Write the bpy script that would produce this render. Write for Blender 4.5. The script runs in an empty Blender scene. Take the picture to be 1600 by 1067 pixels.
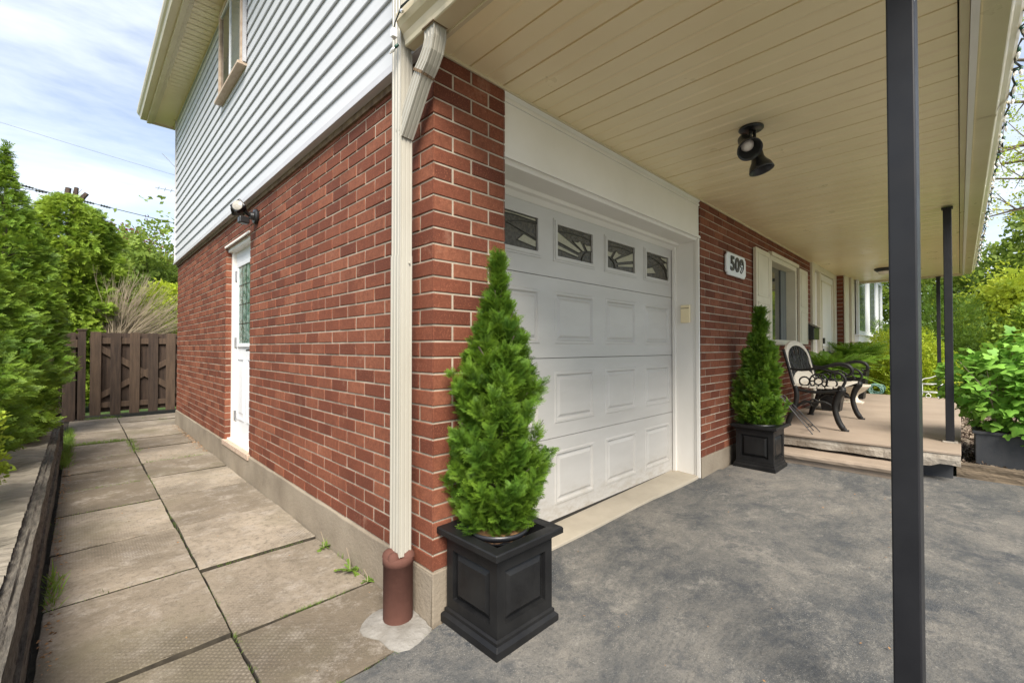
import bpy, math, random
import numpy as np
from mathutils import Vector, Matrix
random.seed(7); rng=np.random.default_rng(7)
SC=bpy.context.scene; COL=SC.collection
# ------------------------------------------------------------ camera
CAM=Vector((-1.031,-1.510,1.12)); AZ=45.5; PITCH=0.79
cd=bpy.data.cameras.new("camera"); cam=bpy.data.objects.new("camera",cd); COL.objects.link(cam)
cd.sensor_width=36; cd.lens=688/1600*36; cd.clip_end=2000; cd.clip_start=0.02
cam.location=CAM; cam.rotation_euler=(math.radians(90+PITCH),0,math.radians(AZ-90)); SC.camera=cam
# ------------------------------------------------------------ world
SUN_EL=math.radians(46); SUN_AZ=math.radians(236)   # azimuth of the direction towards the sun, from +X counter-clockwise
w=bpy.data.worlds.new("World"); SC.world=w; w.use_nodes=True
nt=w.node_tree; bg=nt.nodes['Background']
sky=nt.nodes.new('ShaderNodeTexSky'); sky.sky_type='NISHITA'; sky.sun_disc=False
sky.sun_elevation=SUN_EL; sky.sun_rotation=math.radians(90)-SUN_AZ
sky.air_density=1.0; sky.dust_density=0.6; sky.ozone_density=1.5
tc=nt.nodes.new('ShaderNodeTexCoord'); mp=nt.nodes.new('ShaderNodeMapping'); mp.inputs['Scale'].default_value=(1.0,1.6,5.5)
mp.inputs['Rotation'].default_value=(0.1,0.12,0.5)
nz=nt.nodes.new('ShaderNodeTexNoise'); nz.inputs['Scale'].default_value=1.7; nz.inputs['Detail'].default_value=9; nz.inputs['Roughness'].default_value=.58
nz.inputs['Distortion'].default_value=.5
rp=nt.nodes.new('ShaderNodeValToRGB'); rp.color_ramp.elements[0].position=.22; rp.color_ramp.elements[1].position=.60
mx=nt.nodes.new('ShaderNodeMix'); mx.data_type='RGBA'
mul=nt.nodes.new('ShaderNodeMath'); mul.operation='MULTIPLY'; mul.inputs[1].default_value=.70
nt.links.new(tc.outputs['Generated'],mp.inputs[0]); nt.links.new(mp.outputs[0],nz.inputs['Vector'])
nt.links.new(nz.outputs['Fac'],rp.inputs[0]); nt.links.new(rp.outputs[0],mul.inputs[0]); nt.links.new(mul.outputs[0],mx.inputs[0])
nt.links.new(sky.outputs[0],mx.inputs[6]); mx.inputs[7].default_value=(6.9,7.3,7.9,1)
nt.links.new(mx.outputs[2],bg.inputs[0]); bg.inputs[1].default_value=0.079
sd=bpy.data.lights.new("sun","SUN"); sd.energy=3.3; sd.angle=math.radians(32); sd.color=(1,.93,.83)
so=bpy.data.objects.new("sun",sd); COL.objects.link(so)
sv=Vector((math.cos(SUN_AZ)*math.cos(SUN_EL),math.sin(SUN_AZ)*math.cos(SUN_EL),math.sin(SUN_EL)))
so.rotation_euler=sv.to_track_quat('Z','Y').to_euler(); so.location=(0,0,20)
SC.view_settings.view_transform='Standard'; SC.view_settings.look='None'; SC.view_settings.gamma=1; SC.view_settings.use_curve_mapping=False
SC.view_settings.exposure=1.30
try:
    SC.cycles.max_bounces=8; SC.cycles.diffuse_bounces=5; SC.cycles.transparent_max_bounces=8
except Exception: pass
# ------------------------------------------------------------ materials
def newmat(name):
    m=bpy.data.materials.new(name); m.use_nodes=True; return m,m.node_tree,m.node_tree.nodes['Principled BSDF']
def node(nt,t,**k):
    n=nt.nodes.new(t)
    for a,b in k.items():
        if a in n.inputs: n.inputs[a].default_value=b
        else: setattr(n,a,b)
    return n
def coords(nt,scale=(1,1,1)):
    tc=node(nt,'ShaderNodeTexCoord'); mp=node(nt,'ShaderNodeMapping'); mp.inputs['Scale'].default_value=scale
    nt.links.new(tc.outputs['Object'],mp.inputs[0]); return mp.outputs[0]
def noise(nt,vec,scale,detail=5,rough=.55,lo=.3,hi=.7,dist=0):
    n=node(nt,'ShaderNodeTexNoise',Scale=scale,Detail=detail,Roughness=rough,Distortion=dist)
    if vec is not None: nt.links.new(vec,n.inputs['Vector'])
    r=node(nt,'ShaderNodeMapRange'); r.inputs[1].default_value=lo; r.inputs[2].default_value=hi
    nt.links.new(n.outputs['Fac'],r.inputs[0]); return r.outputs[0]
def mix(nt,f,a,b,mode='MIX'):
    m=node(nt,'ShaderNodeMix'); m.data_type='RGBA'; m.blend_type=mode
    for s,v in ((0,f),(6,a),(7,b)):
        if hasattr(v,'type') and hasattr(v,'links'): nt.links.new(v,m.inputs[s])
        elif s==0: m.inputs[0].default_value=v
        else: m.inputs[s].default_value=(*v,1) if len(v)==3 else v
    return m.outputs[2]
def bump(nt,bs,h,strength=.3,dist=.01,prev=None):
    b=node(nt,'ShaderNodeBump'); b.inputs['Strength'].default_value=strength; b.inputs['Distance'].default_value=dist
    nt.links.new(h,b.inputs['Height'])
    if prev is not None: nt.links.new(prev,b.inputs['Normal'])
    nt.links.new(b.outputs[0],bs.inputs['Normal']); return b.outputs[0]
def M(name,c1,c2=None,scale=3,rough=.6,bmp=0,bscale=40,metal=0,spec=.5,stretch=(1,1,1),bd=.004,detail=6,lo=.35,hi=.65,rvar=0):
    m,nt,bs=newmat(name); v=coords(nt,stretch)
    bs.inputs['Roughness'].default_value=rough; bs.inputs['Metallic'].default_value=metal
    bs.inputs['Specular IOR Level'].default_value=spec
    if c2 is None: bs.inputs['Base Color'].default_value=(*c1,1)
    else:
        f=noise(nt,v,scale,detail,.6,lo,hi); nt.links.new(mix(nt,f,c1,c2),bs.inputs['Base Color'])
    if rvar:
        f=noise(nt,v,scale*2.3,4,.6,.3,.7); r=node(nt,'ShaderNodeMapRange'); r.inputs[3].default_value=rough-rvar; r.inputs[4].default_value=rough+rvar
        nt.links.new(f,r.inputs[0]); nt.links.new(r.outputs[0],bs.inputs['Roughness'])
    if bmp: bump(nt,bs,noise(nt,v,bscale,6,.6,0,1),bmp,bd)
    return m
def brick_mat(name,c1,c2,c3,pale):
    m,nt,bs=newmat(name); v=coords(nt)
    g=node(nt,'ShaderNodeNewGeometry'); rnd=g.outputs['Random Per Island']
    cr=node(nt,'ShaderNodeValToRGB'); e=cr.color_ramp.elements
    e[0].color=(*c1,1); e[1].color=(*c3,1); k=e.new(.5); k.color=(*c2,1); nt.links.new(rnd,cr.inputs[0])
    base=mix(nt,noise(nt,v,38,6,.75,.35,.8),cr.outputs[0],tuple(a*.55 for a in c2)); base=mix(nt,noise(nt,v,150,3,.7,.55,.8),base,tuple(a*1.5 for a in c3))
    # pale lime bloom in patches, darker scorch
    f=noise(nt,v,5.5,7,.72,.60,.86); base=mix(nt,f,base,pale)
    f2=noise(nt,v,2.1,4,.6,.5,.85); base=mix(nt,f2,base,tuple(a*.8 for a in c1))
    nt.links.new(base,bs.inputs['Base Color']); bs.inputs['Roughness'].default_value=.82; bs.inputs['Specular IOR Level'].default_value=.25
    sm=coords(nt,(30,30,120)); p=bump(nt,bs,noise(nt,sm,3,5,.7,0,1),.55,.003)
    bump(nt,bs,noise(nt,v,220,3,.6,0,1),.35,.0015,p)
    return m
m_brick=brick_mat('red_brick',(.115,.034,.020),(.195,.062,.034),(.265,.098,.054),(.40,.22,.15))
m_mortar=M('mortar',(.48,.41,.32),(.32,.265,.20),7,.95,.6,160,bd=.003)
m_found=M('concrete_foundation',(.285,.24,.18),(.165,.132,.095),2.6,.95,.7,60,bd=.006,lo=.3,hi=.75)
def slab_mat():
    m,nt,bs=newmat('weathered_slab'); v=coords(nt)
    g=node(nt,'ShaderNodeNewGeometry')
    cr=node(nt,'ShaderNodeValToRGB'); e=cr.color_ramp.elements
    e[0].color=(.160,.130,.094,1); e[1].color=(.360,.305,.235,1); nt.links.new(g.outputs['Random Per Island'],cr.inputs[0])
    b=mix(nt,noise(nt,v,1.8,8,.72,.45,.75,.6),cr.outputs[0],(.125,.102,.073))
    b=mix(nt,noise(nt,v,5.2,10,.82,.50,.66),b,(.34,.30,.25)); b=mix(nt,noise(nt,v,30,6,.85,.50,.70),b,(.12,.10,.075))
    b=mix(nt,noise(nt,v,1.1,5,.6,.52,.72),b,(.155,.135,.085))
    vo=node(nt,'ShaderNodeTexVoronoi',Scale=95); nt.links.new(v,vo.inputs['Vector'])
    r=node(nt,'ShaderNodeMapRange'); r.inputs[1].default_value=.28; r.inputs[2].default_value=.12; nt.links.new(vo.outputs['Distance'],r.inputs[0])
    mm=node(nt,'ShaderNodeMath'); mm.operation='MULTIPLY'; nt.links.new(r.outputs[0],mm.inputs[0]); nt.links.new(noise(nt,v,3.1,5,.7,.46,.78),mm.inputs[1])
    b=mix(nt,mm.outputs[0],b,(.37,.33,.28))
    # pressed diamond tread pattern that survives in patches
    w1=node(nt,'ShaderNodeTexWave',Scale=26.0); w1.bands_direction='DIAGONAL'
    mp=node(nt,'ShaderNodeMapping'); mp.inputs['Scale'].default_value=(-1,1,1); nt.links.new(v,mp.inputs[0])
    w2=node(nt,'ShaderNodeTexWave',Scale=26.0); w2.bands_direction='DIAGONAL'
    nt.links.new(v,w1.inputs['Vector']); nt.links.new(mp.outputs[0],w2.inputs['Vector'])
    mw=node(nt,'ShaderNodeMath'); mw.operation='MAXIMUM'; nt.links.new(w1.outputs['Fac'],mw.inputs[0]); nt.links.new(w2.outputs['Fac'],mw.inputs[1])
    pm=node(nt,'ShaderNodeMath'); pm.operation='MULTIPLY'; nt.links.new(mw.outputs[0],pm.inputs[0]); nt.links.new(noise(nt,v,1.4,3,.5,.48,.66),pm.inputs[1])
    pk=node(nt,'ShaderNodeMath'); pk.operation='MULTIPLY'; pk.inputs[1].default_value=.75; nt.links.new(pm.outputs[0],pk.inputs[0])
    b=mix(nt,pk.outputs[0],b,(.09,.075,.058))
    nt.links.new(b,bs.inputs['Base Color']); bs.inputs['Roughness'].default_value=.93; bs.inputs['Specular IOR Level'].default_value=.25
    p=bump(nt,bs,noise(nt,v,75,7,.75,0,1),.9,.006); p=bump(nt,bs,pm.outputs[0],.5,.002,p); bump(nt,bs,noise(nt,v,9,5,.6,0,1),.5,.012,p)
    return m
m_slab=slab_mat()
def asphalt_mat():
    m,nt,bs=newmat('worn_asphalt'); v=coords(nt); vs=coords(nt,(1,1.5,1))
    b=mix(nt,noise(nt,vs,.95,12,.84,.42,.64,.3),(.074,.078,.080),(.225,.207,.178))
    b=mix(nt,noise(nt,vs,3.6,12,.92,.53,.64,.2),b,(.29,.27,.235)); b=mix(nt,noise(nt,v,70,4,.85,.50,.78),b,(.05,.052,.054)); b=mix(nt,noise(nt,v,48,5,.9,.60,.74),b,(.42,.40,.35))
    b=mix(nt,noise(nt,v,2.4,9,.8,.52,.64),b,(.060,.065,.071))
    vo=node(nt,'ShaderNodeTexVoronoi',Scale=130); nt.links.new(v,vo.inputs['Vector'])
    r=node(nt,'ShaderNodeMapRange'); r.inputs[1].default_value=.22; r.inputs[2].default_value=.08; nt.links.new(vo.outputs['Distance'],r.inputs[0])
    mm=node(nt,'ShaderNodeMath'); mm.operation='MULTIPLY'; nt.links.new(r.outputs[0],mm.inputs[0]); nt.links.new(noise(nt,v,2.2,5,.7,.40,.62),mm.inputs[1])
    b=mix(nt,mm.outputs[0],b,(.38,.36,.31))
    # fine craze cracks with pale sand
    wv=node(nt,'ShaderNodeTexNoise',Scale=7.0,Detail=4); nt.links.new(v,wv.inputs['Vector'])
    vm=node(nt,'ShaderNodeVectorMath'); vm.operation='MULTIPLY_ADD'; vm.inputs[1].default_value=(.12,.12,0); nt.links.new(wv.outputs['Color'],vm.inputs[0]); nt.links.new(v,vm.inputs[2])
    ve=node(nt,'ShaderNodeTexVoronoi',Scale=10); ve.feature='DISTANCE_TO_EDGE'; nt.links.new(vm.outputs[0],ve.inputs['Vector'])
    r2=node(nt,'ShaderNodeMapRange'); r2.inputs[1].default_value=.022; r2.inputs[2].default_value=.004; nt.links.new(ve.outputs['Distance'],r2.inputs[0])
    m3=node(nt,'ShaderNodeMath'); m3.operation='MULTIPLY'; nt.links.new(r2.outputs[0],m3.inputs[0]); nt.links.new(noise(nt,v,1.9,6,.7,.56,.95),m3.inputs[1])
    b=mix(nt,m3.outputs[0],b,(.34,.31,.25))
    nt.links.new(b,bs.inputs['Base Color']); bs.inputs['Roughness'].default_value=.8; bs.inputs['Specular IOR Level'].default_value=.35
    p=bump(nt,bs,noise(nt,v,110,6,.8,0,1),1.0,.007); bump(nt,bs,noise(nt,v,12,5,.6,0,1),.3,.008,p)
    return m
m_asph=asphalt_mat()
m_apron=M('apron_concrete',(.42,.37,.29),(.33,.29,.225),3,.9,.4,90,bd=.003)
m_porch=M('porch_concrete',(.33,.262,.20),(.27,.212,.16),2.2,.85,.35,110,bd=.002)
m_porchedge=M('rough_concrete_edge',(.42,.38,.32),(.25,.21,.165),5,.95,.9,30,bd=.012)
m_blackpaint=M('black_painted_masonry',(.03,.033,.038),(.05,.052,.055),6,.6,.3,60)
m_siding=M('grey_vinyl_siding',(.54,.55,.565),(.50,.51,.525),4,.5,.25,70,stretch=(1,.15,1),bd=.001)
m_trimgrey=M('grey_trim',(.52,.52,.54),(.46,.46,.48),3,.5)
m_soffit=M('beige_aluminium_soffit',(.85,.73,.47),(.81,.68,.43),1.5,.33,.06,8,bd=.004,rvar=.06)
m_beige=M('beige_aluminium',(.62,.54,.37),(.55,.47,.31),2,.35,rvar=.08)
m_cream=M('cream_downspout',(.42,.40,.34),(.37,.345,.285),2.5,.4,stretch=(1,1,.4),rvar=.1)
m_rust=M('brown_pipe',(.095,.042,.031),(.125,.056,.041),4,.85,.5,50,spec=.2,bd=.003)
m_dirt_shade=M('grime_shade_brown',(.10,.06,.035),(.2,.14,.08),20,.9)  # brown for rusty seams, and for the painted shadow strip under the siding
m_white=M('white_paint',(.78,.75,.70),(.72,.69,.63),1.6,.5,.08,30,rvar=.08,bd=.002)
m_gwhite=M('garage_white',(.52,.50,.465),(.47,.45,.415),1.7,.42,.35,120,stretch=(1,1,3.5),bd=.0008,rvar=.06)
_nt=m_gwhite.node_tree; _bs=_nt.nodes['Principled BSDF']; _src=_bs.inputs['Base Color'].links[0].from_socket; _tc=node(_nt,'ShaderNodeTexCoord'); _sx=node(_nt,'ShaderNodeSeparateXYZ'); _nt.links.new(_tc.outputs['Object'],_sx.inputs[0])
_mr=node(_nt,'ShaderNodeMapRange'); _mr.inputs[1].default_value=.30; _mr.inputs[2].default_value=.06; _nt.links.new(_sx.outputs[2],_mr.inputs[0]); _mm=node(_nt,'ShaderNodeMath'); _mm.operation='MULTIPLY'; _nt.links.new(_mr.outputs[0],_mm.inputs[0]); _nt.links.new(noise(_nt,coords(_nt,(1,1,2.5)),9,8,.8,.45,.75),_mm.inputs[1]); _nt.links.new(mix(_nt,_mm.outputs[0],_src,(.30,.25,.18)),_bs.inputs['Base Color'])
m_bwhite=M('bright_white_frame',(.76,.78,.80),(.70,.72,.74),2,.4)
m_crtrim=M('cream_trim',(.66,.61,.48),(.58,.53,.41),2,.5)
m_wood=M('window_wood_cream',(.55,.44,.33),(.40,.29,.20),6,.6,stretch=(3,1,3))
m_black=M('black_resin',(.007,.007,.0075),(.013,.013,.013),7,.45,.25,50,rvar=.12,bd=.001,spec=.28)
m_blackmetal=M('black_metal',(.010,.010,.011),(.018,.018,.018),8,.32,spec=.5)
m_post=M('charcoal_post_paint',(.011,.011,.013),(.017,.017,.019),5,.45,.12,50,rvar=.08,bd=.001,spec=.35)
m_pot=M('nursery_pot',(.012,.013,.015),(.02,.02,.022),8,.35)
m_steel=M('hinge_steel',(.45,.45,.46),None,1,.35,metal=.8)
m_lens=M('lamp_lens',(.40,.38,.33),(.30,.28,.24),60,.25)
m_bulb=M('frosted_bulb',(.75,.68,.60),None,1,.2)
m_green=M('socket_green',(.015,.07,.05),None,1,.4)
m_clear,_nt,_bs=newmat('clear_bulb'); _bs.inputs['Base Color'].default_value=(.75,.74,.70,1); _bs.inputs['Transmission Weight'].default_value=.6; _bs.inputs['Roughness'].default_value=.12
m_wire=M('wire_dark',(.02,.025,.02),None,1,.6)
m_plastic=M('clear_white_plastic',(.80,.80,.80),None,1,.2)
m_fence=M('dark_stained_wood',(.078,.050,.034),(.030,.019,.014),4,.85,.6,30,stretch=(9,9,.8),bd=.004,lo=.3,hi=.7)
m_fencel=M('stained_wood_light',(.120,.078,.050),(.055,.035,.024),4,.85,.6,30,stretch=(9,9,.8),bd=.004,lo=.3,hi=.7)
m_timber=M('old_timber',(.23,.175,.115),(.065,.05,.036),5,.92,.9,22,stretch=(9,.9,9),bd=.012,lo=.3,hi=.7)
m_wallwood=M('mossy_timber_face',(.19,.165,.13),(.055,.047,.037),9,.95,1,22,stretch=(8,1.4,8),bd=.02,lo=.32,hi=.68)
m_walltop=M('weathered_cap',(.30,.265,.21),(.15,.13,.10),5,.95,1,9,stretch=(.8,5,1),bd=.022,lo=.3,hi=.72)
m_soil=M('garden_soil',(.05,.035,.022),(.10,.075,.05),12,1,.9,50,bd=.02)
m_mulch=M('wood_mulch',(.07,.045,.03),(.19,.15,.11),18,1,.9,40,bd=.02)
m_needle=M('straw_litter',(.40,.22,.10),(.22,.12,.05),30,.95,.8,60,bd=.006)
m_grass=M('lawn',(.055,.11,.02),(.09,.15,.035),8,.9,.8,120,bd=.02)
m_bark=M('grey_bark',(.10,.075,.055),(.19,.15,.115),12,.95,.9,25,stretch=(4,4,.8),bd=.01)
m_twig=M('dry_twig',(.36,.30,.21),(.24,.19,.13),9,.9)
m_cast=M('cast_iron',(.008,.008,.008),(.016,.015,.013),25,.5,.3,80,spec=.3,bd=.002)
m_benchwood=M('bench_cream_boards',(.60,.55,.46),(.50,.45,.37),5,.6,.2,40,stretch=(.5,4,4))
m_urn=M('urn_cream',(.60,.54,.44),(.48,.42,.33),8,.7,.3,60)
m_roof=M('asphalt_shingles',(.09,.085,.08),(.15,.14,.13),30,.95,.6,80)
m_curtain=M('curtain_fabric',(.20,.21,.20),(.12,.13,.125),6,.9,stretch=(14,1,.2))
m_dark=M('dark_interior',(.012,.012,.012),None,1,.9)
m_cement=M('grey_cement_patch',(.27,.255,.23),(.17,.155,.13),9,.95,.9,60,bd=.006)
m_patch=M('pinkish_mortar_patch',(.50,.38,.29),(.38,.28,.21),18,.95,.8,50,bd=.006)
m_digit=M('digit_black',(.015,.015,.017),None,1,.35)
m_hose=M('teal_hose',(.015,.13,.10),(.28,.42,.36),60,.4,stretch=(1,1,1))
m_came=M('lead_came',(.045,.04,.03),None,1,.45,metal=.4)
m_pale=M('pale_textured_glass',(.38,.36,.26),(.30,.28,.20),50,.3,.4,120,bd=.001)
m_dglass=M('dark_hammered_glass',(.035,.030,.020),(.075,.065,.045),60,.22,.9,90,bd=.003,lo=.4,hi=.6)
def glass_mat(name,c,r=.05):
    m,nt,bs=newmat(name); bs.inputs['Base Color'].default_value=(*c,1); bs.inputs['Roughness'].default_value=r
    bs.inputs['Specular IOR Level'].default_value=.8; bs.inputs['Coat Weight'].default_value=.4; return m
m_glass=glass_mat('window_glass',(.03,.036,.040)); m_glasslt=glass_mat('curtained_glass',(.16,.19,.19),.08)
def doorglass():
    m,nt,bs=newmat('leaded_door_glass'); v=coords(nt,(1,1,1))
    b=mix(nt,noise(nt,v,14,3,.5,.4,.6),(.05,.13,.10),(.22,.33,.29)); b=mix(nt,noise(nt,v,40,2,.5,.6,.7),b,(.5,.55,.5))
    nt.links.new(b,bs.inputs['Base Color']); bs.inputs['Roughness'].default_value=.12; bump(nt,bs,noise(nt,v,60,3,.5,0,1),.5,.003); return m
m_dg=doorglass()
def leaf_mat(name,dark,mid,light,scale=3,rough=.55,trans=.3,patch=None):
    m,nt,bs=newmat(name); v=coords(nt)
    a=node(nt,'ShaderNodeAttribute'); a.attribute_name='rnd'; t=node(nt,'ShaderNodeAttribute'); t.attribute_name='tip'
    c=mix(nt,a.outputs['Fac'],dark,mid)
    tt=node(nt,'ShaderNodeMath'); tt.operation='MULTIPLY'; nt.links.new(t.outputs['Fac'],tt.inputs[0]); nt.links.new(noise(nt,v,scale,3,.6,.3,.72),tt.inputs[1])
    c=mix(nt,tt.outputs[0],c,light)
    if patch: c=mix(nt,noise(nt,v,scale*.5,3,.6,.55,.75),c,patch)
    nt.links.new(c,bs.inputs['Base Color']); bs.inputs['Roughness'].default_value=rough; bs.inputs['Specular IOR Level'].default_value=.3
    tr=node(nt,'ShaderNodeBsdfTranslucent'); nt.links.new(mix(nt,.5,c,light),tr.inputs[0])
    ms=node(nt,'ShaderNodeMixShader'); ms.inputs[0].default_value=trans; out=nt.nodes['Material Output']
    nt.links.new(bs.outputs[0],ms.inputs[1]); nt.links.new(tr.outputs[0],ms.inputs[2]); nt.links.new(ms.outputs[0],out.inputs[0]); return m
l_thuja=leaf_mat('thuja_sprays',(.030,.085,.012),(.085,.205,.022),(.27,.42,.035),7)
l_cedar=leaf_mat('cedar_sprays',(.018,.058,.010),(.095,.210,.024),(.36,.50,.05),1.6)
l_cedar2=leaf_mat('broad_cedar_sprays',(.045,.105,.012),(.18,.32,.030),(.44,.55,.06),1.3)
l_gold=leaf_mat('golden_leaves',(.14,.22,.02),(.26,.36,.03),(.46,.52,.05),3)
l_green=leaf_mat('tree_leaves',(.09,.16,.022),(.18,.27,.04),(.34,.42,.07),1,trans=.4)
l_lime=leaf_mat('lime_leaves',(.24,.36,.025),(.40,.52,.035),(.62,.64,.07),.8,trans=.4,patch=(.52,.44,.05))
l_yew=leaf_mat('yew_needles',(.035,.085,.015),(.09,.18,.022),(.26,.38,.045),2)
l_red=leaf_mat('red_maple_leaves',(.09,.022,.025),(.18,.04,.05),(.26,.08,.07),1)
l_lobed=leaf_mat('lobed_leaves',(.09,.25,.03),(.20,.46,.06),(.40,.64,.11),4,trans=.25)
l_fern=leaf_mat('fern_fronds',(.055,.14,.014),(.12,.26,.024),(.26,.42,.045),4)
l_grass=leaf_mat('grass_blades',(.07,.14,.02),(.13,.22,.03),(.26,.36,.06),6)
# ------------------------------------------------------------ mesh building
def tag(o,label=None,cat=None,group=None,kind=None):
    if label: o['label']=label
    if cat: o['category']=cat
    if group: o['group']=group
    if kind: o['kind']=kind
    return o
def thing(name,loc,label,cat,group=None,rz=0):
    o=bpy.data.objects.new(name,None); COL.objects.link(o); o.location=loc; o.rotation_euler=(0,0,rz); o.empty_display_size=.1
    return tag(o,label,cat,group)
class MB:
    def __init__(s): s.v=[];s.f=[];s.mi=[];s.m=0
    def add(s,vs,fs):
        n=len(s.v); s.v+= [tuple(v) for v in vs]; s.f+=[tuple(i+n for i in f) for f in fs]; s.mi+=[s.m]*len(fs); return s
    def box(s,x0,x1,y0,y1,z0,z1):
        if x0>x1:x0,x1=x1,x0
        if y0>y1:y0,y1=y1,y0
        if z0>z1:z0,z1=z1,z0
        return s.add([(x0,y0,z0),(x1,y0,z0),(x1,y1,z0),(x0,y1,z0),(x0,y0,z1),(x1,y0,z1),(x1,y1,z1),(x0,y1,z1)],
          [(0,3,2,1),(4,5,6,7),(0,1,5,4),(1,2,6,5),(2,3,7,6),(3,0,4,7)])
    def obox(s,o,ax,ay,az):   # oriented box from corner with edge vectors
        o=Vector(o);ax=Vector(ax);ay=Vector(ay);az=Vector(az)
        return s.add([o,o+ax,o+ax+ay,o+ay,o+az,o+ax+az,o+ax+ay+az,o+ay+az],[(0,3,2,1),(4,5,6,7),(0,1,5,4),(1,2,6,5),(2,3,7,6),(3,0,4,7)])
    def prism(s,pts,vec):     # polygon (3D pts) swept by vec
        n=len(pts); v=Vector(vec); P=[Vector(p) for p in pts]
        return s.add(P+[p+v for p in P],[tuple(range(n))[::-1],tuple(range(n,2*n))]+[(i,(i+1)%n,(i+1)%n+n,i+n) for i in range(n)])
    def sweep(s,prof,vec):    # open profile swept by vec
        n=len(prof); v=Vector(vec); P=[Vector(p) for p in prof]
        return s.add(P+[p+v for p in P],[(i,i+1,i+1+n,i+n) for i in range(n-1)])
    def tube(s,path,r,n=8,cap=True,sq=None):
        P=[Vector(p) for p in path]; R=r if isinstance(r,(list,tuple)) else [r]*len(P); vs=[];up=None
        for i,p in enumerate(P):
            d=(P[min(i+1,len(P)-1)]-P[max(i-1,0)]).normalized()
            if up is None: up=Vector((0,0,1)) if abs(d.z)<.9 else Vector((1,0,0))
            a=d.cross(up)
            if a.length<1e-4: a=d.cross(Vector((0,1,0)))
            a.normalize(); b=a.cross(d).normalized(); up=b
            for k in range(n):
                t=2*math.pi*(k+.5*(n==4))/n; vs.append(p+(a*math.cos(t)+b*math.sin(t))*R[i])
        fs=[]
        for i in range(len(P)-1):
            for k in range(n):
                k2=(k+1)%n; fs.append((i*n+k,i*n+k2,(i+1)*n+k2,(i+1)*n+k))
        if cap: fs+= [tuple(range(n))[::-1],tuple((len(P)-1)*n+k for k in range(n))]
        return s.add(vs,fs)
    def lathe(s,prof,c=(0,0,0),n=24,M4=None):
        vs=[];fs=[]
        for r,z in prof:
            for k in range(n):
                t=2*math.pi*k/n; vs.append(Vector((r*math.cos(t),r*math.sin(t),z)))
        if M4 is not None: vs=[M4@v for v in vs]
        vs=[v+Vector(c) for v in vs]
        for i in range(len(prof)-1):
            for k in range(n):
                k2=(k+1)%n; fs.append((i*n+k,i*n+k2,(i+1)*n+k2,(i+1)*n+k))
        return s.add(vs,fs)
    def build(s,name,mats,parent=None,smooth=False,bevel=0,label=None,seg=2,base=(0,0,0)):
        me=bpy.data.meshes.new(name); b=Vector(base)
        me.from_pydata([tuple(Vector(v)-b) for v in s.v],[],s.f)
        if not isinstance(mats,(list,tuple)): mats=[mats]
        for m in mats: me.materials.append(m)
        me.polygons.foreach_set('material_index',s.mi)
        if smooth: me.polygons.foreach_set('use_smooth',[True]*len(s.f))
        me.update(); o=bpy.data.objects.new(name,me); COL.objects.link(o); o.location=b
        if parent: o.parent=parent
        if bevel:
            md=o.modifiers.new('bevel','BEVEL'); md.width=bevel; md.segments=seg; md.limit_method='ANGLE'; md.angle_limit=math.radians(40)
        if label: o['label']=label
        return o
def children(o): return [c for c in bpy.data.objects if c.parent==o]
def copy_tree(o,parent=None):
    c=o.copy(); COL.objects.link(c); c.parent=parent
    for ch in children(o): copy_tree(ch,c)
    return c
# numpy foliage
def np_mesh(name,V,F,mat,parent=None,attrs=None,smooth=False):
    me=bpy.data.meshes.new(name); nv=len(V); nf,k=F.shape
    me.vertices.add(nv); me.vertices.foreach_set('co',V.astype(np.float32).ravel())
    me.loops.add(nf*k); me.loops.foreach_set('vertex_index',F.astype(np.int32).ravel())
    me.polygons.add(nf); me.polygons.foreach_set('loop_start',np.arange(0,nf*k,k,dtype=np.int32))
    try: me.polygons.foreach_set('loop_total',np.full(nf,k,dtype=np.int32))
    except Exception: pass
    me.materials.append(mat)
    for a,val in (attrs or {}).items():
        at=me.attributes.new(a,'FLOAT','POINT'); at.data.foreach_set('value',val.astype(np.float32))
    me.update(calc_edges=True); me.validate()
    o=bpy.data.objects.new(name,me); COL.objects.link(o)
    if parent: o.parent=parent
    return o
def norm(a): return a/np.maximum(np.linalg.norm(a,axis=-1,keepdims=True),1e-9)
def scatter(T,pos,dirs,roll,scale,wid=None):
    tv,tf,tt=T; k=len(pos); y=norm(dirs)
    ref=np.where(np.abs(y[:,2:3])<.95,np.array([[0,0,1.]]),np.array([[1.,0,0]]))
    x=norm(np.cross(y,ref)); z=np.cross(x,y); c=np.cos(roll)[:,None]; s_=np.sin(roll)[:,None]
    x2=x*c+z*s_; z2=-x*s_+z*c
    sc=np.asarray(scale)[:,None,None]
    V=pos[:,None,:]+sc*(tv[None,:,0:1]*x2[:,None,:]+tv[None,:,1:2]*y[:,None,:]+tv[None,:,2:3]*z2[:,None,:])
    F=tf[None]+(np.arange(k)*len(tv))[:,None,None]
    rnd=np.repeat(rng.random(k),len(tv)); tip=np.tile(tt,k)
    return V.reshape(-1,3),F.reshape(-1,tf.shape[1]),rnd,tip
def foliage(name,T,pos,dirs,roll,scale,mat,parent):
    V,F,r,t=scatter(T,pos,dirs,roll,scale); return np_mesh(name,V,F,mat,parent,{'rnd':r,'tip':t})
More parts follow.
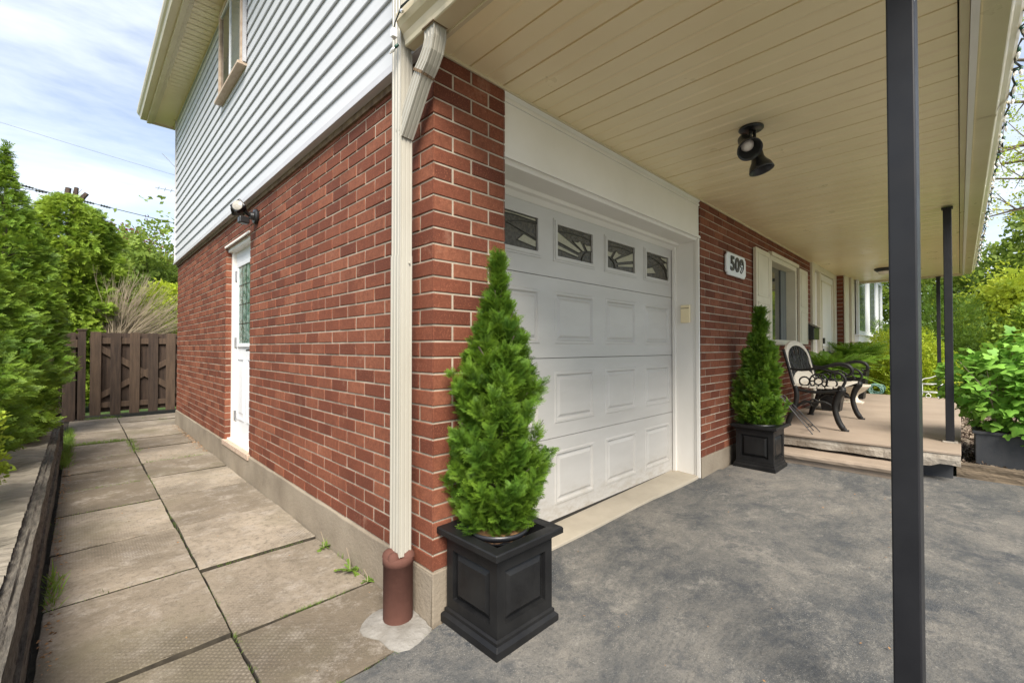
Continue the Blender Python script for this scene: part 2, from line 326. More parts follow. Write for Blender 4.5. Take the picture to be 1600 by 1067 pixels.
class TB:
    def __init__(s): s.v=[];s.f=[];s.t=[]
    def leaf(s,p,d,L,w,zc=0,tip0=0,tip1=1):
        p=np.array(p,float); d=np.array(d,float); d/=np.linalg.norm(d); q=np.array([d[1],-d[0],0]); n=len(s.v)
        s.v+=[p,p+d*L*.5+q*w+[0,0,zc],p+d*L,p+d*L*.5-q*w+[0,0,zc]]; s.f.append((n,n+1,n+2,n+3)); s.t+=[tip0,(tip0+tip1)/2,tip1,(tip0+tip1)/2]
    def get(s,curve=-.15,twist=0):
        v=np.array(s.v); v[:,2]+=curve*v[:,1]**2-.25*np.abs(v[:,0])**1.5*.6; return v,np.array(s.f),np.array(s.t)
def rot2(d,a): return (d[0]*math.cos(a)-d[1]*math.sin(a),d[0]*math.sin(a)+d[1]*math.cos(a))
def frond(levels=2,nb=7,w=.022,seed=1):
    R=random.Random(seed); t=TB()
    for i in range(4): t.leaf((0,i*.25,0),(R.uniform(-.06,.06),1,0),.27,w*.8,0,i*.2,i*.2+.25)
    for i in range(nb):
        for sgn in (-1,1):
            y=.08+.82*i/nb+R.uniform(-.03,.03); L=(.52*(1-y*.75))*R.uniform(.75,1.15); a=sgn*math.radians(R.uniform(38,52)); d=rot2((0,1),a)
            t.leaf((0,y,R.uniform(-.02,.02)),(*d,0),L,w,.015,.15+.3*y,.55+.45*y)
            if levels>1:
                for j in range(3):
                    for s2 in (-1,1):
                        q=.25+.25*j; d2=rot2(d,s2*math.radians(R.uniform(30,48)))
                        t.leaf((d[0]*L*q,y+d[1]*L*q,R.uniform(-.04,.04)),(*d2,0),L*(.48-.1*j),w*.8,.01,.3+.3*y,.7+.3*y)
    t.leaf((0,.9,0),(0,1,0),.2,w,0,.8,1)
    return t.get()
FR_HI=[frond(2,7,.017,i) for i in range(3)]; FR_MD=[frond(1,6,.046,i+9) for i in range(3)]
def needlet(seed=3):
    R=random.Random(seed); t=TB()
    for i in range(9):
        a=R.uniform(-1.1,1.1); t.leaf((0,i*.08,R.uniform(-.1,.1)),(math.sin(a),math.cos(a),0),.38,.05,.03,.2,.9)
    return t.get(-.1)
NEED=[needlet(i) for i in range(3)]
def leafcluster(seed=1,n=5,w=.30):
    R=random.Random(seed); t=TB()
    for i in range(n):
        a=R.uniform(-2,2); p=(R.uniform(-.5,.5),R.uniform(0,.8),R.uniform(-.35,.35)); t.leaf(p,(math.sin(a),math.cos(a),0),.55,.55*w,R.uniform(-.12,.12),.2,R.uniform(.5,1))
    return t.get(-.1)
CLUS=[leafcluster(i) for i in range(4)]
def multi(name,Ts,pos,dirs,roll,scale,mat,parent):
    idx=rng.integers(0,len(Ts),len(pos)); Vs=[];Fs=[];Rs=[];Tt=[];n=0
    for i,T in enumerate(Ts):
        k=idx==i
        if not k.any(): continue
        V,F,r,t=scatter(T,pos[k],dirs[k],roll[k],np.asarray(scale)[k]); Vs.append(V);Fs.append(F+n);Rs.append(r);Tt.append(t);n+=len(V)
    return np_mesh(name,np.vstack(Vs),np.vstack(Fs),mat,parent,{'rnd':np.concatenate(Rs),'tip':np.concatenate(Tt)})
def cone_crown(name,Ts,prof,n,size,mat,parent,off=(0,0,0),lump=.18,inner=.45,upw=.9,sq=(1,1),seed=0,droop=0,rollv=1.2,fill=.35):
    """prof: list (z,r). Sprays set in the outer shell of the crown, some deeper inside"""
    global rng
    zs=np.array([p[0] for p in prof]); rs=np.array([p[1] for p in prof])
    zz=np.linspace(zs[0],zs[-1],200); rr=np.interp(zz,zs,rs); wgt=(rr+.03); wgt/=wgt.sum()
    z=rng.choice(zz,n,p=wgt)+rng.normal(0,(zs[-1]-zs[0])*.008,n); th=rng.uniform(0,2*np.pi,n); r=np.interp(z,zs,rs)
    ph=rng.uniform(0,6.28,6)
    H=zs[-1]-zs[0]
    L=1+lump*(np.sin(3*th+ph[0]+z/H*5)*.5+np.sin(5*th+ph[1]-z/H*17)*.45+np.sin(2*th+ph[2]+z/H*29)*.4+.35*np.sin(9*th+ph[3]+z/H*43))
    q=np.where(rng.random(n)<fill,rng.uniform(inner,.95,n),rng.uniform(.86,1.04,n))
    rad=r*L*q
    pos=np.stack([np.cos(th)*rad*sq[0],np.sin(th)*rad*sq[1],z],1)
    out=np.stack([np.cos(th),np.sin(th),np.zeros(n)],1)
    dirs=out*(1-.0)+np.array([0,0,1])*(upw+rng.normal(0,.35,n))[:,None]+rng.normal(0,.35,(n,3)); dirs[:,2]-=droop
    roll=rng.normal(0,rollv,n); sc=size*rng.uniform(.6,1.25,n)
    pos=pos-norm(dirs)*(sc*.5)[:,None]
    return multi(name,Ts,pos+np.array(off),dirs,roll,sc,mat,parent)
def plume_crown(name,Ts,prof,nb,nf,size,mat,parent,rise=.22,lump=.15,spread=.55,core=.25):
    """many upward plumes: each branch leaves the stem low, swings out to the crown's outline and rises; sprays line its outer part"""
    zs=np.array([p[0] for p in prof])[::-1]; rs=np.array([p[1] for p in prof])[::-1]; H=zs[-1]-zs[0]
    zz=np.linspace(zs[0],zs[-1],200); rr=np.interp(zz,zs,rs); wg=rr+.02; wg/=wg.sum(); zt=rng.choice(zz,nb,p=wg); rt=np.interp(zt,zs,rs)*rng.uniform(1-lump*2,1+lump,nb)
    inn=rng.random(nb)<core; rt=np.where(inn,rt*rng.uniform(.35,.8,nb),rt); th=rng.uniform(0,2*np.pi,nb); out=np.stack([np.cos(th),np.sin(th),0*th],1)
    up=rise*H*rng.uniform(.6,1.3,nb)*(.45+.55*rt/rs.max()); P0=out*(rt*.15)[:,None]; P0[:,2]=zt-up; P2=out*rt[:,None]; P2[:,2]=zt+.12*up; P1=out*(rt*.85)[:,None]; P1[:,2]=zt-up*.55
    u=rng.uniform(.25,1,(nb,nf))**.75; u3=u[...,None]; pos=(1-u3)**2*P0[:,None]+2*u3*(1-u3)*P1[:,None]+u3**2*P2[:,None]; tan=norm(2*(1-u3)*(P1-P0)[:,None]+2*u3*(P2-P1)[:,None])
    side=rng.normal(0,1,(nb,nf,3)); side-= (side*tan).sum(-1,keepdims=True)*tan; side=norm(side); dirs=tan+side*spread*rng.uniform(.4,1.4,(nb,nf,1)); dirs[...,2]+=.15
    sc=size*(1.15-.55*u)*rng.uniform(.7,1.25,(nb,nf)); k=nb*nf
    return multi(name,Ts,pos.reshape(k,3),dirs.reshape(k,3),rng.normal(0,1.3,k),sc.reshape(k),mat,parent)
def blob_crown(name,Ts,blobs,n,size,mat,parent,fill=.3,upw=.3,flat=1.0):
    """blobs: (x,y,z,r) clumps"""
    vol=np.array([b[3]**2 for b in blobs]); idx=rng.choice(len(blobs),n,p=vol/vol.sum()); B=np.array(blobs)[idx]
    d=norm(rng.normal(0,1,(n,3))); q=np.where(rng.random(n)<fill,rng.uniform(.2,.9,n),rng.uniform(.8,1.08,n))
    pos=B[:,:3]+d*(B[:,3]*q)[:,None]*np.array([1,1,flat]); dirs=d+np.array([0,0,upw])+rng.normal(0,.5,(n,3))
    sc=size*rng.uniform(.6,1.3,n)
    return multi(name,Ts,pos,dirs,rng.uniform(-3.1,3.1,n),sc,mat,parent)

# ============================================================ SETTING
def struct(o): o['kind']='structure'; return o
g=MB(); g.add([(-300,-300,-.075),(300,-300,-.075),(300,300,-.075),(-300,300,-.075)],[(0,1,2,3)]); struct(g.build('ground',m_grass))
# side path of two rows of old slabs
def slab_rows():
    mb=MB(); R=random.Random(4)
    yl=[-.04,.495,1.22,1.92,2.65,3.32,4.0,4.66,5.6,6.5,7.35,8.0]; yr=[-.04,.485,1.175,1.92,2.69,3.4,4.07,4.92,5.65,6.5,7.3,8.0]
    def one(x0,x1,y0,y1):
        g_=.0075; n=9; dz=R.uniform(-.007,.007); tx=R.uniform(-.008,.008); ty=R.uniform(-.006,.006)
        gy_=.009+.0022*max(0,y0); x0+=g_*.6;x1-=g_*.6;y0+=gy_;y1-=gy_; xc=(x0+x1)/2;yc=(y0+y1)/2
        sk=R.uniform(-.012,.012)
        def P(x,y,z,j=1):
            return (x+R.uniform(-.0022,.0022)*j+sk*(y-yc),y+R.uniform(-.0022,.0022)*j+.012*(x-xc),z+dz+tx*(x-xc)+ty*(y-yc))
        rim=[]
        for i in range(n): rim.append((x0+(x1-x0)*i/n,y0))
        for i in range(n): rim.append((x1,y0+(y1-y0)*i/n))
        for i in range(n): rim.append((x1-(x1-x0)*i/n,y1))
        for i in range(n): rim.append((x0,y1-(y1-y0)*i/n))
        top=[P(xc+(a-xc)*.992,yc+(b-yc)*.992,0) for a,b in rim]; mid=[P(a,b,-.005) for a,b in rim]; bot=[(a[0],a[1],-.06) for a in mid]
        N=len(rim); mb.add([(xc,yc,dz)]+top+mid+bot,[(0,1+i,1+(i+1)%N) for i in range(N)]+[(1+i,1+N+i,1+N+(i+1)%N,1+(i+1)%N) for i in range(N)]+[(1+N+i,1+2*N+i,1+2*N+(i+1)%N,1+N+(i+1)%N) for i in range(N)])
        for q in range(N): mb.mi[-1-q]=1
    for a,b in zip(yl,yl[1:]): one(-1.135,-.590,a,b)
    for a,b in zip(yr,yr[1:]): one(-.5885,-.012 if b<6.6 else .2,a,b)
    return mb
m_joint=M('joint_dirt',(.032,.026,.018),(.065,.053,.036),20,1,.5,60); struct(slab_rows().build('path',[m_slab,m_joint]))
mb=MB(); mb.box(-1.2,.5,-.05,9,-.074,-.045); struct(mb.build('path_bed',m_joint))
# driveway, gently climbing towards the porch
def hdrive(x,y): return .0+.0155*max(0,min(x,4.2))+.004*math.sin(x*2.1+y*1.3)+.003*math.sin(x*4.7-y*3.1)
def sheet(x0,x1,y0,y1,nx,ny,fn,edge=None):
    mb=MB(); vs=[];fs=[]
    for j in range(ny+1):
        for i in range(nx+1):
            x=x0+(x1-x0)*i/nx; y=y0+(y1-y0)*j/ny
            if edge and j==ny: y+=edge(x)
            vs.append((x,y,fn(x,y)))
    for j in range(ny):
        for i in range(nx): a=j*(nx+1)+i; fs.append((a,a+1,a+nx+2,a+nx+1))
    return mb.add(vs,fs)
struct(sheet(-6,4.12,-14,-.035,101,140,hdrive,lambda x:.010*math.sin(x*23)+.008*math.sin(x*51+1) if x<.1 else .22*(x>.42 and x<3.0)).build('driveway',m_asph,smooth=True))
# apron before the garage door
mb=MB(); mb.add([(.408,.055,.012),(2.655,.04,.046),(2.655,.0,.045),(3.0,.0,.047)],[])
ap=[(.408,.245),(2.70,.245),(2.70,.015),(2.50,.02),(1.9,.045),(1.2,.05),(.7,.06),(.408,.062)]
mb=MB(); mb.prism([(x,y,(.012+.0145*x)+(.018 if y>.2 else .006)) for x,y in ap],(0,0,-.08)); struct(mb.build('driveway_apron',m_apron,bevel=.004))
# raised bed left of the path, lawn beyond
mb=MB(); mb.box(-9,-1.75,-4,5.35,-.1,.235); struct(mb.build('garden_bed',m_soil))
mb=sheet(4.2,9.6,-5.5,-1.5,50,40,lambda x,y:.13+.012*math.sin(x*9)*math.sin(y*8)); struct(mb.build('planting_bed',m_mulch))
m_conc=M('bounce_concrete',(.46,.43,.38),(.38,.355,.31),2,.9,.3,60)  # pale concrete for the unseen paving that bounces light under the porch roof
mb=MB(); mb.box(-60,60,-26,-14.02,-.074,-.045); struct(mb.build('bounce_pavement',m_conc))  # unseen paving behind the camera, added to bounce light up to the soffit
mb=MB(); mb.box(-14,-6.05,-14,-3,-.074,-.045); struct(mb.build('side_bounce_pavement',m_conc))  # unseen pale paving off to the left, added as a further light bounce
# ============================================================ HOUSE
HL=bpy.data.objects.new('brick_house',None); COL.objects.link(HL); tag(HL,'red brick house with grey siding above, white garage door and beige porch roof','house')
C=.0672; BL=.203; J=.0115
def brick_face(mb,O,U,N,L,z0,z1,holes=(),stag=0,start=0,wrap0=0,wrap1=0,skip=0.0):
    """bricks as bevelled blocks standing 7 mm proud of the mortar plane. O: origin on plane, U along, N outwards"""
    O=Vector(O);U=Vector(U);N=Vector(N);R=random.Random(int(L*100)+stag)
    rows=int(round((z1-z0)/C)); z=z0
    k=0
    while z<z1-.012:
        za=z+.0045; zb=min(z+C-.0045,z1); u=start-(BL/2 if (k+stag)%2 else 0)
        while u<L-.001:
            a=max(u+J/2,0) if u>0 else 0; b=min(u+BL-J/2,L)
            if u+BL>=L-.002: b=L
            segs=[(a,b)]
            for (h0,h1,hz0,hz1) in holes:
                if zb>hz0+.012 and za<hz1-.012:
                    ns=[]
                    for (p,q) in segs:
                        if q<=h0 or p>=h1: ns.append((p,q))
                        else:
                            if p<h0: ns.append((p,h0))
                            if q>h1: ns.append((h1,q))
                    segs=ns
            for (p,q) in segs:
                if q-p<.02: continue
                d=.0045+R.uniform(-.001,.0012); ch=.0022; j=lambda:R.uniform(-.0011,.0011)
                p0=p; q0=q
                base=[(p0,za),(q0,za),(q0,zb),(p0,zb)]; ins=[(p0+ch+j(),za+ch+j()),(q0-ch+j(),za+ch+j()),(q0-ch+j(),zb-ch+j()),(p0+ch+j(),zb-ch+j())]
                if p0<=.0001 and wrap0: ins[0]=(p0,ins[0][1]); ins[3]=(p0,ins[3][1])
                if q0>=L-.0001 and wrap1: ins[1]=(q0,ins[1][1]); ins[2]=(q0,ins[2][1])
                tl=R.uniform(-.0008,.0008)
                vs=[O+U*a_+Vector((0,0,b_)) for a_,b_ in base]+[O+U*a_+Vector((0,0,b_))+N*(d-ch) for a_,b_ in base]+[O+U*a_+Vector((0,0,b_))+N*(d+(tl if i<2 else -tl)) for i,(a_,b_) in enumerate(ins)]
                mb.add(vs,[(8,9,10,11)]+[(4+i,4+(i+1)%4,8+(i+1)%4,8+i) for i in range(4)]+[(i,(i+1)%4,4+(i+1)%4,4+i) for i in range(4)])
            u+=BL
        z+=C; k+=1
ZB=.205; ZT=2.36
DY0,DY1=2.725,3.60
bw=MB(); bw.m=0
P=.0055 # face plane is at x=0 ; mortar plane behind it
# side wall (faces -X); u runs along +Y
brick_face(bw,(P,-P*0,0),(0,1,0),(-1,0,0),6.62,ZB,2.34,[(DY0,DY1,0,2.10)],stag=0,wrap0=1)
# pier front (faces -Y)
brick_face(bw,(0,P,0),(1,0,0),(0,-1,0),.406,ZB,ZT,stag=1,wrap0=1,wrap1=1)
brick_face(bw,(.406-P,0,0),(0,1,0),(1,0,0),.24,ZB,ZT,stag=0)
# main front wall with window and door openings
brick_face(bw,(2.655,P,0),(1,0,0),(0,-1,0),5.6,ZB,ZT,[(4.52-2.655,5.66-2.655,1.15,2.17),(6.50-2.655,8.26-2.655,0,ZT)],stag=1,wrap0=1)
brick_face(bw,(2.655+P,0,0),(0,1,0),(-1,0,0),.10,ZB,ZT,stag=0,wrap0=1)
# side door reveals
brick_face(bw,(0,DY1-P,0),(1,0,0),(0,-1,0),.10,ZB,2.10,stag=1)
# wing wall
brick_face(bw,(8.27,-.12+P,0),(1,0,0),(0,-1,0),5.4,-.02,2.75,[(9.0-8.27,12.7-8.27,.62,2.5)],stag=1)
brick_face(bw,(8.27+P,-.12,0),(0,1,0),(-1,0,0),.12,ZB,ZT,stag=0)
bw.m=1
def pl(a,b,c,d): bw.add([a,b,c,d],[(0,1,2,3)])
def mort_side(y0,y1,z0,z1): pl((P,y0,z0),(P,y1,z0),(P,y1,z1),(P,y0,z1))
mort_side(0.002,DY0,ZB-.01,2.4); mort_side(DY1,6.618,ZB-.01,2.4); mort_side(DY0,DY1,2.10,2.4)
def mort_front(x0,x1,z0,z1,y=P): pl((x0,y,z0),(x1,y,z0),(x1,y,z1),(x0,y,z1))
mort_front(.002,.404,ZB-.01,ZT+.03); mort_front(2.657,4.52,ZB-.01,ZT+.03); mort_front(4.52,5.66,ZB-.01,1.15); mort_front(4.52,5.66,2.17,ZT+.03); mort_front(5.66,6.50,ZB-.01,ZT+.03)
pl((.399,0,ZB),(.399,.26,ZB),(.399,.26,ZT),(.399,0,ZT)); pl((2.662,0,ZB),(2.662,.12,ZB),(2.662,.12,ZT),(2.662,0,ZT))
pl((P,DY1-P,ZB),(.10,DY1-P,ZB),(.10,DY1-P,2.1),(P,DY1-P,2.1)); pl((P,DY0,2.10),(P,DY1,2.10),(.1,DY1,2.10),(.1,DY0,2.10)); pl((P,DY0,ZB),(.1,DY0,ZB),(.1,DY0,2.1),(P,DY0,2.1))
mort_front(8.272,9.0,-.05,2.9,-.113); mort_front(12.7,13.6,-.05,2.9,-.113); mort_front(9,12.7,-.05,.62,-.113); mort_front(9,12.7,2.5,2.9,-.113)
pl((8.277,-.12,ZB),(8.277,0.01,ZB),(8.277,0.01,ZT),(8.277,-.12,ZT))
# rear and hidden walls so that the house is a closed volume
pl((.01,6.618,0),(13.6,6.618,0),(13.6,6.618,2.4),(.01,6.618,2.4)); pl((13.6,-.1,0),(13.6,6.618,0),(13.6,6.618,4.5),(13.6,-.1,4.5))
bw.build('brick_wall',[m_brick,m_mortar],HL)
# foundation
fb=MB()
def fnd_side(y0,y1,ztop):
    n=max(2,int((y1-y0)/.12)); R=random.Random(3)
    vs=[];fs=[]
    for i in range(n+1):
        y=y0+(y1-y0)*i/n; o=R.uniform(0,.004)
        vs+=[(-.012-o,y,-.07),(-.004-o,y,ztop-.012+R.uniform(-.004,.004)),(.012,y,ztop)]
    for i in range(n):
        for k in range(2): a=i*3+k; fs.append((a,a+3,a+4,a+1))
    fb.add(vs,fs)
fnd_side(-.004,6.63,ZB+.004)
fb.box(-.004,.406,-.008,.3,-.07,ZB); fb.box(2.651,6.5,-.008,.3,-.07,ZB+.001); fb.box(0.02,.4,.3,6.6,-.07,.19)
fb.m=1; fb.box(-.018,.10,DY0-.03,DY1+.02,ZB-.035,ZB+.012)
fb.build('foundation',[m_found,m_patch],HL,bevel=.004)
mb=MB(); mb.m=0
mb.prism([(-.012,0,.10),(-.012,.10,.115),(-.012,.2,.09),(-.012,.1,.085)],(-.003,0,0))
# ---- siding
sd_=MB(); z=2.395; LP=.1093; XS=-.022
y0,y1=.004,6.655
while z<4.50:
    # shadow gap, lower bulge, mid crease (double lap)
    prof=[(XS+.004,z+LP),(XS+.003,z+LP-.014),(XS-.007,z+.012),(XS-.009,z+.005),(XS-.007,z),(XS+.004,z+.001)]
    for (a,b),(c,d) in zip(prof,prof[1:]): sd_.add([(a,y0,b),(a,y1,b),(c,y1,d),(c,y0,d)],[(0,1,2,3)])
    z+=LP
WY0,WY1,WZ0,WZ1=2.80,3.67,3.575,4.455
so_=sd_.build('siding',m_siding,HL)
tr=MB(); tr.box(-.045,-.005,-.004,6.665,2.345,2.392); tr.box(-.052,-.045,-.004,6.665,2.345,2.36); tr.box(-.04,.01,6.655,6.675,2.345,4.5); tr.box(-.04,.02,-.02,.004,2.345,4.5)
tr.build('siding_trim',m_trimgrey,HL,bevel=.002)
tr=MB(); tr.box(-.012,.02,.0,6.64,2.31,2.344); tr.build('shadowed_ledger',m_dirt_shade,HL)  # brown wood strip, its dark colour also painting the shadow gap below the siding
# upper front wall siding above the porch roof, rear wall
uf=MB(); z=2.6
while z<4.5: uf.add([(0,-.0,z+LP),(13.6,-.0,z+LP),(13.6,-.018,z),(0,-.018,z),(0,0,z),(13.6,0,z)],[(0,1,2,3),(3,2,5,4)]); z+=LP
uf.add([(0,6.64,2.3),(13.6,6.64,2.3),(13.6,6.64,4.5),(0,6.64,4.5)],[(0,1,2,3)])
uf.build('upper_wall_siding',m_siding,HL)
# upper side window
wf=MB(); t=.045
for a in ((WY0,WY1,WZ1-t,WZ1),(WY0,WY1,WZ0,WZ0+t),(WY0,WY0+t,WZ0+t,WZ1-t),(WY1-t,WY1,WZ0+t,WZ1-t)): wf.box(-.066,.01,*a)
win=wf.build('window',m_wood,HL,bevel=.003,label='upper side window with pinkish wooden sill')
mb=MB(); ym=WY0+.45
for a in ((WY0+t,WY1-t,WZ1-t-.02,WZ1-t),(WY0+t,WY1-t,WZ0+t,WZ0+t+.02),(ym-.012,ym+.012,WZ0+t,WZ1-t)): mb.box(-.058,-.042,*a)
mb.build('window_frame',m_bwhite,win)
mb=MB(); mb.box(-.048,-.044,ym,WY1-t,WZ0+t,WZ1-t); mb.build('pane',m_glass,win)
mb=MB(); mb.box(-.051,-.0475,WY0+t,ym,WZ0+t,WZ1-t); mb.build('pane',m_glasslt,win)
mb=MB(); mb.box(-.095,.0,WY0-.02,WY1+.02,WZ0-.028,WZ0-.002); mb.build('sill',m_wood,win,bevel=.004)
for q in ((WY1+.002,WY1+.03,WZ0-.03,WZ1),(WY0-.03,WY0-.002,WZ0,WZ1)):
    mb=MB(); mb.box(-.055,-.03,*q); mb.build('jamb_trim',m_trimgrey,win)
# upper eave: soffit, fascia, gutter, roof
ev=MB(); y=-.4
while y<6.95:
    ev.add([(-.27,y,4.505),(0,y,4.505),(0,y+.092,4.505),(-.27,y+.092,4.505),(-.27,y+.1,4.512),(0,y+.1,4.512)],[(0,1,2,3),(3,2,5,4)]); y+=.1
ev.box(-.30,.03,-.4,6.955,4.516,4.53); ev.build('eave_soffit',m_soffit,HL)
ev=MB(); ev.box(-.03,-.0,-.4,6.95,4.478,4.503); ev.box(-.30,-.262,-.4,6.955,4.478,4.52); ev.box(-.345,-.30,-.4,6.965,4.465,4.64)
ev.box(-.345,.05,6.955,6.975,4.475,4.65)
ev.build('fascia',m_beige,HL,bevel=.003)
def gutter_prof(): # (outwards, up) ogee
    return [(0,0),(.068,0),(.072,.004),(.073,.022),(.082,.045),(.100,.062),(.112,.082),(.114,.112),(.108,.118),(.100,.116)]
gp=MB(); gp.sweep([(-.346-a,-.4,4.500+b) for a,b in gutter_prof()],(0,7.37,0)); gp.prism([(-.346-a,6.97,4.5+b) for a,b in gutter_prof()]+[(-.346,6.97,4.616)],(0,.003,0))
gp.build('gutter',m_beige,HL)
rf=MB(); rf.add([(-.43,-.4,4.63),(-.43,7.0,4.63),(7,7.0,6.9),(7,-.4,6.9),(14,7,4.6),(14,-.4,4.6)],[(0,1,2,3),(3,2,4,5)])
rf.add([(-.3,6.96,4.6),(7,6.96,6.85),(13.9,6.96,4.6)],[(0,1,2)]); rf.add([(-.3,0.0,4.5),(7,0.0,6.8),(13.9,0.0,4.5)],[(0,1,2)])
rf.build('roof',m_roof,HL)
# ---- side door (white steel, leaded glass)
dr=MB(); xd=.085
dr.box(xd,.13,DY0,DY1,.225,2.08)
# raised panel mouldings, lower
for (a,b) in ((DY0+.13,DY0+.40),(DY0+.50,DY0+.76)):
    for q in ((a,b,.42,.44),(a,b,1.00,1.02),(a,a+.02,.44,1.0),(b-.02,b,.44,1.0)): dr.box(xd-.008,xd,*q)
    dr.box(xd-.006,xd,a+.05,b-.05,.49,.95)
door=dr.build('side_door',m_bwhite,HL,bevel=.003,label='white side door with tall leaded glass')
gl=MB(); gy0,gy1,gz0,gz1=DY0+.17,DY1-.17,1.16,1.90
gl.box(xd-.006,xd,gy0,gy1,gz0,gz1); gl.build('glass',m_dg,door)
gf=MB()
for q in ((gy0-.035,gy1+.035,gz1,gz1+.035),(gy0-.035,gy1+.035,gz0-.035,gz0),(gy0-.035,gy0,gz0,gz1),(gy1,gy1+.035,gz0,gz1)): gf.box(xd-.016,xd,*q)
gf.build('glass_frame',m_bwhite,door,bevel=.003)
cm=MB()
for q in range(1,4): cm.box(xd-.0085,xd-.006,gy0,gy1,gz0+q*.185,gz0+q*.185+.006)
for q in range(1,4): cm.box(xd-.0087,xd-.006,gy0+q*.13,gy0+q*.13+.006,gz0,gz1)
cm.build('leading',m_came,door)
for z in (.40,1.12,1.78):
    h=MB(); h.box(xd-.012,xd+.002,DY1-.09,DY1-.055,z,z+.10); h.tube([(xd-.014,DY1-.055,z),(xd-.014,DY1-.055,z+.1)],.007,8); h.build('hinge',m_steel,door)
h=MB(); h.tube([(xd,DY0+.10,1.10),(xd-.05,DY0+.10,1.10),(xd-.055,DY0+.20,1.095)],.009,8); h.lathe([(0,0),(.026,0),(.026,.008),(0,.008)],(xd,DY0+.10,1.10),16,Matrix.Rotation(-math.pi/2,4,'Y')); h.build('handle',m_blackmetal,door)
fr=MB(); fr.box(.05,.13,DY1-.052,DY1-.006,.215,2.10); fr.box(.05,.13,DY0,DY0+.045,.215,2.10); fr.box(.02,.13,DY0,DY1-.006,2.062,2.098); fr.box(-.012,.13,DY0+.0,DY1-.004,2.098,2.118); fr.box(.02,.14,DY0,DY1-.006,.208,.23)
fr.build('door_frame',m_white,HL,bevel=.003)
# ---- garage opening
gy=.24; GX0,GX1=.36,2.652
hd=MB(); hd.box(.402,2.652,.012,.05,2.035,2.372); hd.box(.402,2.652,.004,.012,2.30,2.318); hd.prism([(.402,.012,2.372),(.402,-.012,2.372),(.402,-.006,2.345),(.402,.012,2.325)],(2.25,0,0))
hd.build('header_board',m_white,HL,bevel=.002)
ht=MB(); ht.prism([(.402,.0,2.036),(.402,.02,2.022),(.402,.03,2.012),(.402,.16,2.005),(.402,.175,1.99),(.402,.20,1.985),(.402,.235,1.965),(.402,.26,1.965),(.402,.26,2.05),(.402,.0,2.05)],(2.25,0,0))
ht.box(.402,2.652,-.004,.004,2.028,2.042)
ht.build('header_moulding',m_white,HL)
jb=MB(); jb.box(.40,.43,.03,.235,.02,2.02); jb.build('garage_jamb',m_white,HL,bevel=.002)
jb=MB(); jb.box(2.655-.012,2.655+.03,.018,.235,.045,2.02); jb.box(2.625,2.645,.208,.235,.05,1.99); jb.box(2.637,2.643,.004,.05,.045,2.03); jb.box(2.628,2.643,.002,.03,.045,2.03)
jb.build('garage_jamb',m_white,HL,bevel=.002)
gd=MB(); zs=[.066,.5655,1.0555,1.5505,2.04]
cols=[.503,1.055,1.608,2.162]; cw=.416
def panel(mb,x0,x1,z0,z1):
    # recessed groove then raised field, with bevelled slopes (faces -Y)
    def ring(d,y,d2,y2):
        a=[(x0+d,y,z0+d),(x1-d,y,z0+d),(x1-d,y,z1-d),(x0+d,y,z1-d)]; b=[(x0+d2,y2,z0+d2),(x1-d2,y2,z0+d2),(x1-d2,y2,z1-d2),(x0+d2,y2,z1-d2)]
        mb.add(a+b,[(i,(i+1)%4,4+(i+1)%4,4+i) for i in range(4)])
    ring(0,gy,.006,gy-.005); ring(.006,gy-.005,.018,gy-.005); ring(.018,gy-.005,.028,gy+.008); ring(.028,gy+.008,.036,gy+.008); ring(.036,gy+.008,.052,gy-.002)
    d=.052; mb.add([(x0+d,gy-.002,z0+d),(x1-d,gy-.002,z0+d),(x1-d,gy-.002,z1-d),(x0+d,gy-.002,z1-d)],[(0,1,2,3)])
for s in range(4):
    a,b=zs[s]+.002,zs[s+1]-.002
    if s<3: hz0=a+.085; hz1=b-.082
    else: hz0=1.665; hz1=1.905
    # stile and rail faces around the four panels
    xs=[GX0]+[q for c in cols for q in (c,c+cw)]+[GX1]
    gd.add([(GX0,gy,a),(GX1,gy,a),(GX1,gy,hz0),(GX0,gy,hz0)],[(0,1,2,3)]); gd.add([(GX0,gy,hz1),(GX1,gy,hz1),(GX1,gy,b),(GX0,gy,b)],[(0,1,2,3)])
    for k in range(0,len(xs),2): gd.add([(xs[k],gy,hz0),(xs[k+1],gy,hz0),(xs[k+1],gy,hz1),(xs[k],gy,hz1)],[(0,1,2,3)])
    gd.add([(GX0,gy,a),(GX1,gy,a),(GX1,gy+.04,a-.001),(GX0,gy+.04,a-.001)],[(0,1,2,3)]); gd.add([(GX0,gy,b),(GX1,gy,b),(GX1,gy+.04,b+.001),(GX0,gy+.04,b+.001)],[(3,2,1,0)])
    if s<3:
        for c in cols: panel(gd,c,c+cw,hz0,hz1)
gdo=gd.build('garage_door',m_gwhite,HL,label='white panelled garage door with stained glass top lights')
mb=MB(); mb.box(GX0,GX1,gy+.045,gy+.06,.0,2.1); mb.build('door_backing',m_dark,gdo)
mb=MB(); mb.box(GX0,GX1,gy+.002,gy+.03,.047,.068); mb.build('bottom_seal',m_blackmetal,gdo)
